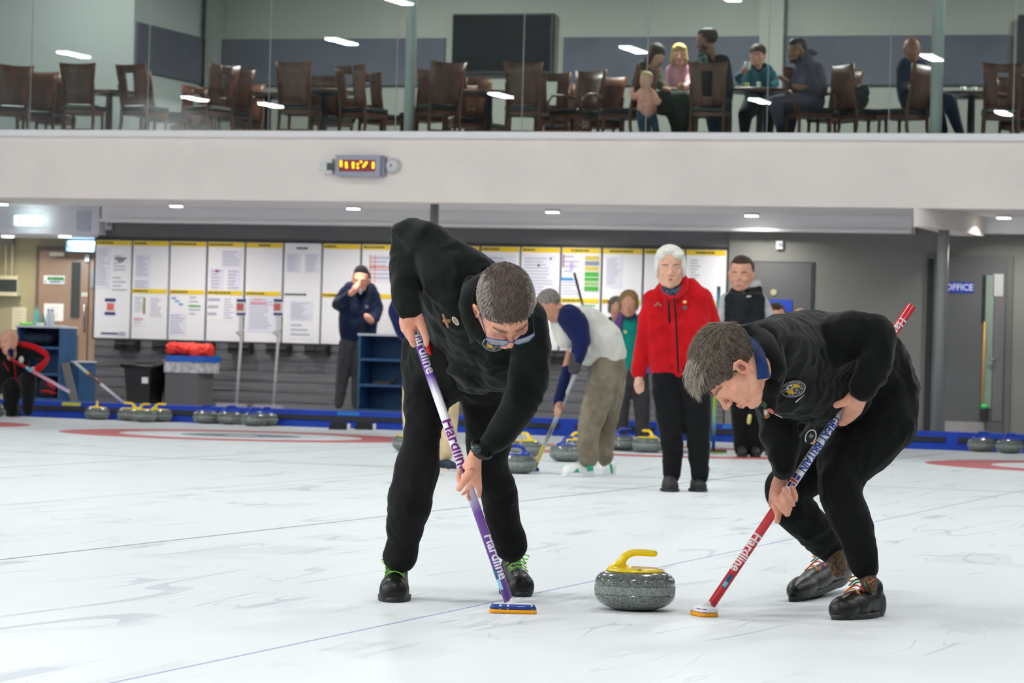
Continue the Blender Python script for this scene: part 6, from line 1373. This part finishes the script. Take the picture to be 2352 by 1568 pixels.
# crouching man at the left
D = 36.3; p = person('bald man in a black and red tracksuit jacket crouching at the left with a broom', ice(48, 956))
wear(p, 'trousers', F_blackw, D, [[(10, 880, 26, .2), (30, 890, 24, -.1), (24, 930, 17, 0), (28, 945, 13)], [(40, 890, 22, .2), (66, 872, 20, -.25), (64, 915, 15, -.15), (64, 943, 12, -.1)], [(0, 870, 30, .3), (36, 870, 30, .3)]], V, 3, (.004, 8))
wear(p, 'tracksuit_jacket', F_blackw, D, [[(14, 815, 26), (16, 850, 30), (20, 875, 28)], [(48, 812, 22), (44, 850, 24)], [(50, 806, 16), (80, 808, 14, -.05), (102, 822, 11, -.1)], [(102, 822, 11, -.1), (92, 842, 10, -.2), (82, 850, 8, -.25)]], V, 3, (.004, 8), .9)
wear(p, 'red_sleeve_panel', F_red, D-.1, [[(42, 790, 7, .1), (62, 792, 7), (82, 798, 7), (104, 812, 8), (108, 824, 7), (98, 838, 8, -.1), (86, 848, 9, -.15)]], V*.8, 2)
wear(p, 'red_piping', F_red, D-.2, [[(8, 832, 1.5), (20, 852, 1.5)], [(32, 822, 1.3), (36, 870, 1.3), (46, 882, 1.3)]], .008, 1)
wear(p, 'blue_shirt', F_navy, D-.2, [[(24, 806, 8), (27, 816, 5)]], .01, 1)
head(p, S_fair, 20, 786, D-.15, 58, (-.5, -.1, .9), (0, 1, 0), None, None, limbs(D, [(24, 806, 11, -.1), (24, 840, 16)], [(88, 846, 6, -.2), (78, 850, 8, -.25), (70, 854, 5, -.26)], [(76, 845, 4, -.28), (70, 848, 3.5, -.28)]), brow=H_grey, voxel=.011)
obj('chest_crest', MB().ell(P(49, 826, D-.22), (.03, .02, .04)).vf(), F_white, p, True)
bshoe(p, 20, 957, 34, 949, w=.13); bshoe(p, 66, 957, 66, 949, w=.13)
broom('red, white and blue curling broom held across the crouching man at the left', P(160, 900, D-.6), P(24, 824, D-.3), [(0, (200, 190, 220)), (.3, (206, 150, 170)), (.62, (190, 120, 140)), (.64, (90, 180, 220)), (.72, (90, 180, 220)), (.73, (170, 30, 50)), (1, (170, 30, 50))], r=.02)
p = person('person in red cut off by the left frame edge', ice(-40, 958))
wear(p, 'red_jacket', F_red, D, [[(-34, 830, 28), (-34, 870, 28)], [(-20, 835, 14), (-8, 852, 13), (-6, 872, 10)]], V, 3); wear(p, 'trousers', F_blackw, D, [[(-34, 880, 26), (-30, 945, 16)], [(-12, 890, 14), (-14, 945, 12)]], V, 3)
head(p, S_fair, -18, 797, D-.1, 56, (.4, 0, .9), (0, 1, 0), HS_short, H_white, limbs(D, [(-20, 820, 11), (-30, 850, 16)]), voxel=.012)
# ------------------------------------------------------------------ lounge people
def lounge(label, px, Y): return person(label, (X_at(px, Y, 200), Y, ZL))
def LD(px, Y): r = ray(px, 180); return Y/r.y
D = LD(1500, 35.2); p = lounge('woman with long brown hair and dark green patterned top, leaning over her plate', 1490, 35.2)
wear(p, 'patterned_top', F_camo, D, [[(1480, 160, 22), (1478, 190, 27), (1480, 225, 27)], [(1505, 165, 17), (1512, 190, 14, -.1), (1530, 205, 9, -.25)]], V, 3, None, .85)
wear(p, 'green_trousers', F_olive, D, [[(1485, 235, 26), (1530, 232, 24, -.2), (1570, 230, 22, -.35), (1572, 270, 17, -.35), (1560, 320, 13, -.3)], [(1500, 240, 22), (1545, 250, 20, -.1), (1560, 300, 16, -.1)]], V, 3)
head(p, S_fair, 1508, 128, D-.12, 50, (.55, -.4, .75), (.3, 1, .2), HS_long, H_brown, limbs(D, [(1500, 150, 9), (1485, 185, 14)], [(1525, 203, 5, -.25), (1538, 207, 5, -.3)]), voxel=.011)
D = LD(1558, 36.2); p = lounge('blonde woman in a pink top sitting at the lounge table', 1558, 36.2)
wear(p, 'pink_top', F_pink, D, [[(1545, 165, 18), (1548, 200, 22), (1550, 235, 22)], [(1572, 165, 18), (1570, 200, 20), (1568, 235, 22)], [(1580, 175, 11), (1582, 195, 9, -.2), (1568, 200, 7, -.35)]], V, 3, None, .8)
head(p, S_fair, 1560, 127, D-.06, 50, (-.05, -.1, 1), (0, 1, 0), HS_bob+[(-.32, -.02, -.2, .1, .18, .25), (.32, -.02, -.2, .1, .18, .25)], H_blond, limbs(D, [(1560, 150, 9), (1560, 180, 13)], [(1572, 198, 5, -.35), (1563, 196, 5, -.38)]), voxel=.011)
wear(p, 'skirt', F_dgrey, D, [[(1552, 240, 22), (1556, 262, 20, -.2), (1552, 300, 12, -.2)], [(1570, 245, 20), (1580, 262, 16, -.2), (1578, 300, 12, -.2)]], V, 2)
D = LD(1640, 34.75); p = lounge('broad man in a black jacket seen from behind, with short dark red-brown hair', 1640, 34.75)
wear(p, 'black_jacket', F_blackw, D, [[(1620, 140, 24), (1630, 180, 34), (1636, 225, 34)], [(1655, 145, 24), (1655, 185, 30), (1654, 225, 30)], [(1612, 150, 18), (1606, 190, 14, .1), (1600, 210, 10, .2)], [(1664, 160, 18), (1668, 200, 15), (1655, 225, 12, .15)]], V, 4, None, .85)
obj('back_print', MB().ell(P(1612, 138, D-.19), (.07, .03, .09)).vf(), mat('back_print', (120, 140, 132), .7, c2=(30, 34, 34), nscale=22, nlo=.45, nhi=.55), p, True)
wear(p, 'trousers', F_jean, D, [[(1630, 235, 28), (1640, 262, 22, .1), (1640, 300, 14)], [(1655, 235, 28), (1662, 270, 20), (1668, 300, 14)]], V, 2)
head(p, S_dark, 1621, 95, D-.02, 56, (-.75, -.1, -.3), (0, 1, 0), HS_short, hairmat('red_brown', (62, 40, 32), (44, 28, 24)), limbs(D, [(1628, 118, 13), (1636, 150, 18)]), beard=hairmat('red_brown', (62, 40, 32), (44, 28, 24)), voxel=.011)
D = LD(1486, 34.45); p = lounge('blond toddler in a pink spotted top and jeans standing at the lounge glass', 1487, 34.45)
wear(p, 'pink_top', F_rose, D, [[(1484, 212, 16), (1486, 232, 22), (1486, 250, 23)], [(1474, 212, 10), (1458, 224, 7), (1450, 214, 6)], [(1498, 214, 9), (1508, 228, 7, -.05), (1512, 236, 6, -.05)]], .01, 3)
wear(p, 'jeans', F_jean, D, [[(1478, 258, 16), (1476, 280, 13), (1480, 306, 11)], [(1494, 256, 13), (1502, 276, 10), (1508, 306, 8)]], .01, 3)
head(p, S_fair, 1483, 186, D-.03, 42, (-.45, -.05, .9), (0, 1, 0), HS_short, H_blond, limbs(D, [(1484, 200, 7), (1485, 230, 9)], [(1451, 213, 5), (1453, 204, 4.5)], [(1512, 236, 4.5, -.05), (1516, 231, 4, -.05)]), voxel=.009)
for px, py in ((1472, 232), (1483, 232), (1478, 246), (1480, 222), (1490, 244)): obj('spot', MB().ell(P(px, py, D-.105), (.006, .006, .006)).vf(), F_blackw, p, True)
D = LD(1742, 35.6); p = lounge('smiling woman in a teal fleece lifting a white cup at the lounge table', 1742, 35.6)
wear(p, 'teal_fleece', F_tealb, D, [[(1728, 165, 19), (1730, 200, 24), (1734, 230, 24)], [(1758, 165, 20), (1756, 200, 24), (1752, 230, 24)], [(1716, 170, 12), (1700, 185, 9, -.15), (1694, 176, 8, -.2), (1706, 168, 7, -.3)], [(1772, 172, 13), (1780, 192, 11, -.1), (1770, 196, 8, -.3)]], V, 3, None, .85)
wear(p, 'dark_collar', F_navyd, D-.05, [[(1728, 152, 7), (1742, 158, 9), (1755, 150, 7)]], V, 2)
wear(p, 'trousers', F_blackw, D, [[(1730, 240, 26), (1712, 262, 18, -.2), (1710, 300, 12)], [(1760, 240, 24), (1765, 265, 18, -.2), (1765, 300, 12)]], V, 2)
head(p, S_fair, 1740, 128, D-.1, 52, (-.3, -.05, .95), (.04, 1, 0), HS_bun, H_brown, limbs(D, [(1742, 150, 10), (1742, 190, 14)], [(1706, 166, 6, -.3), (1712, 157, 7, -.35), (1716, 150, 5, -.38)], [(1716, 160, 4, -.38), (1720, 152, 4, -.38)]), brow=H_brown, voxel=.011)
cup_ = single('cup', MB().lathe([(.03, 0), (.035, .02), (.038, .09)], P(1717, 160, D-.42), 18), wp, 'white cup lifted to the mouth of the woman in teal', 'cup', 'cups and glasses on the lounge tables', True)
D = LD(1845, 34.9); p = lounge('bearded man in a violet-grey hooded top sitting sideways, facing left', 1850, 34.9)
wear(p, 'hooded_top', F_hood, D, [[(1845, 135, 22), (1852, 175, 32), (1862, 215, 34)], [(1870, 165, 26), (1878, 205, 24)], [(1842, 150, 19), (1832, 190, 15, -.15), (1826, 200, 10, -.25)], [(1860, 120, 10), (1873, 122, 6)]], V, 4, None, .85)
wear(p, 'trousers', F_hood, D, [[(1868, 232, 28), (1820, 235, 22, -.15), (1780, 235, 17, -.25), (1792, 280, 14, -.2), (1795, 310, 11)], [(1860, 245, 24), (1818, 258, 18), (1812, 306, 12)]], V, 3)
head(p, S_dark, 1828, 118, D-.05, 56, (-.7, -.15, .7), (-.05, 1, .1), HS_short, H_black, limbs(D, [(1838, 138, 11), (1848, 170, 17)], [(1826, 198, 7, -.25), (1836, 202, 7, -.28), (1850, 200, 5, -.3)], [(1806, 186, 6, -.2), (1796, 180, 6, -.25), (1788, 176, 5, -.28)]), beard=H_black, brow=H_black, voxel=.011)
D = LD(2098, 34.95); p = lounge('bald man in a navy zip top sitting behind the round post', 2100, 34.95)
wear(p, 'navy_top', F_navyd, D, [[(2082, 152, 22), (2084, 190, 28), (2090, 225, 28)], [(2112, 155, 20), (2112, 190, 24), (2108, 225, 26)], [(2072, 160, 15), (2072, 190, 14), (2092, 200, 10, -.2)]], V, 3, None, .85)
wear(p, 'trousers', F_navyd, D, [[(2095, 235, 28), (2150, 228, 22, -.2), (2180, 232, 19, -.25), (2192, 270, 15, -.2), (2205, 306, 11)], [(2100, 245, 26), (2150, 250, 20), (2165, 300, 13)]], V, 3)
head(p, S_dark, 2095, 114, D-.08, 56, (.2, -.15, 1), (0, 1, 0), None, None, limbs(D, [(2095, 135, 12), (2096, 180, 17)], [(2092, 200, 8, -.2), (2104, 198, 8, -.25), (2116, 190, 6, -.25)]), brow=H_grey, voxel=.011)
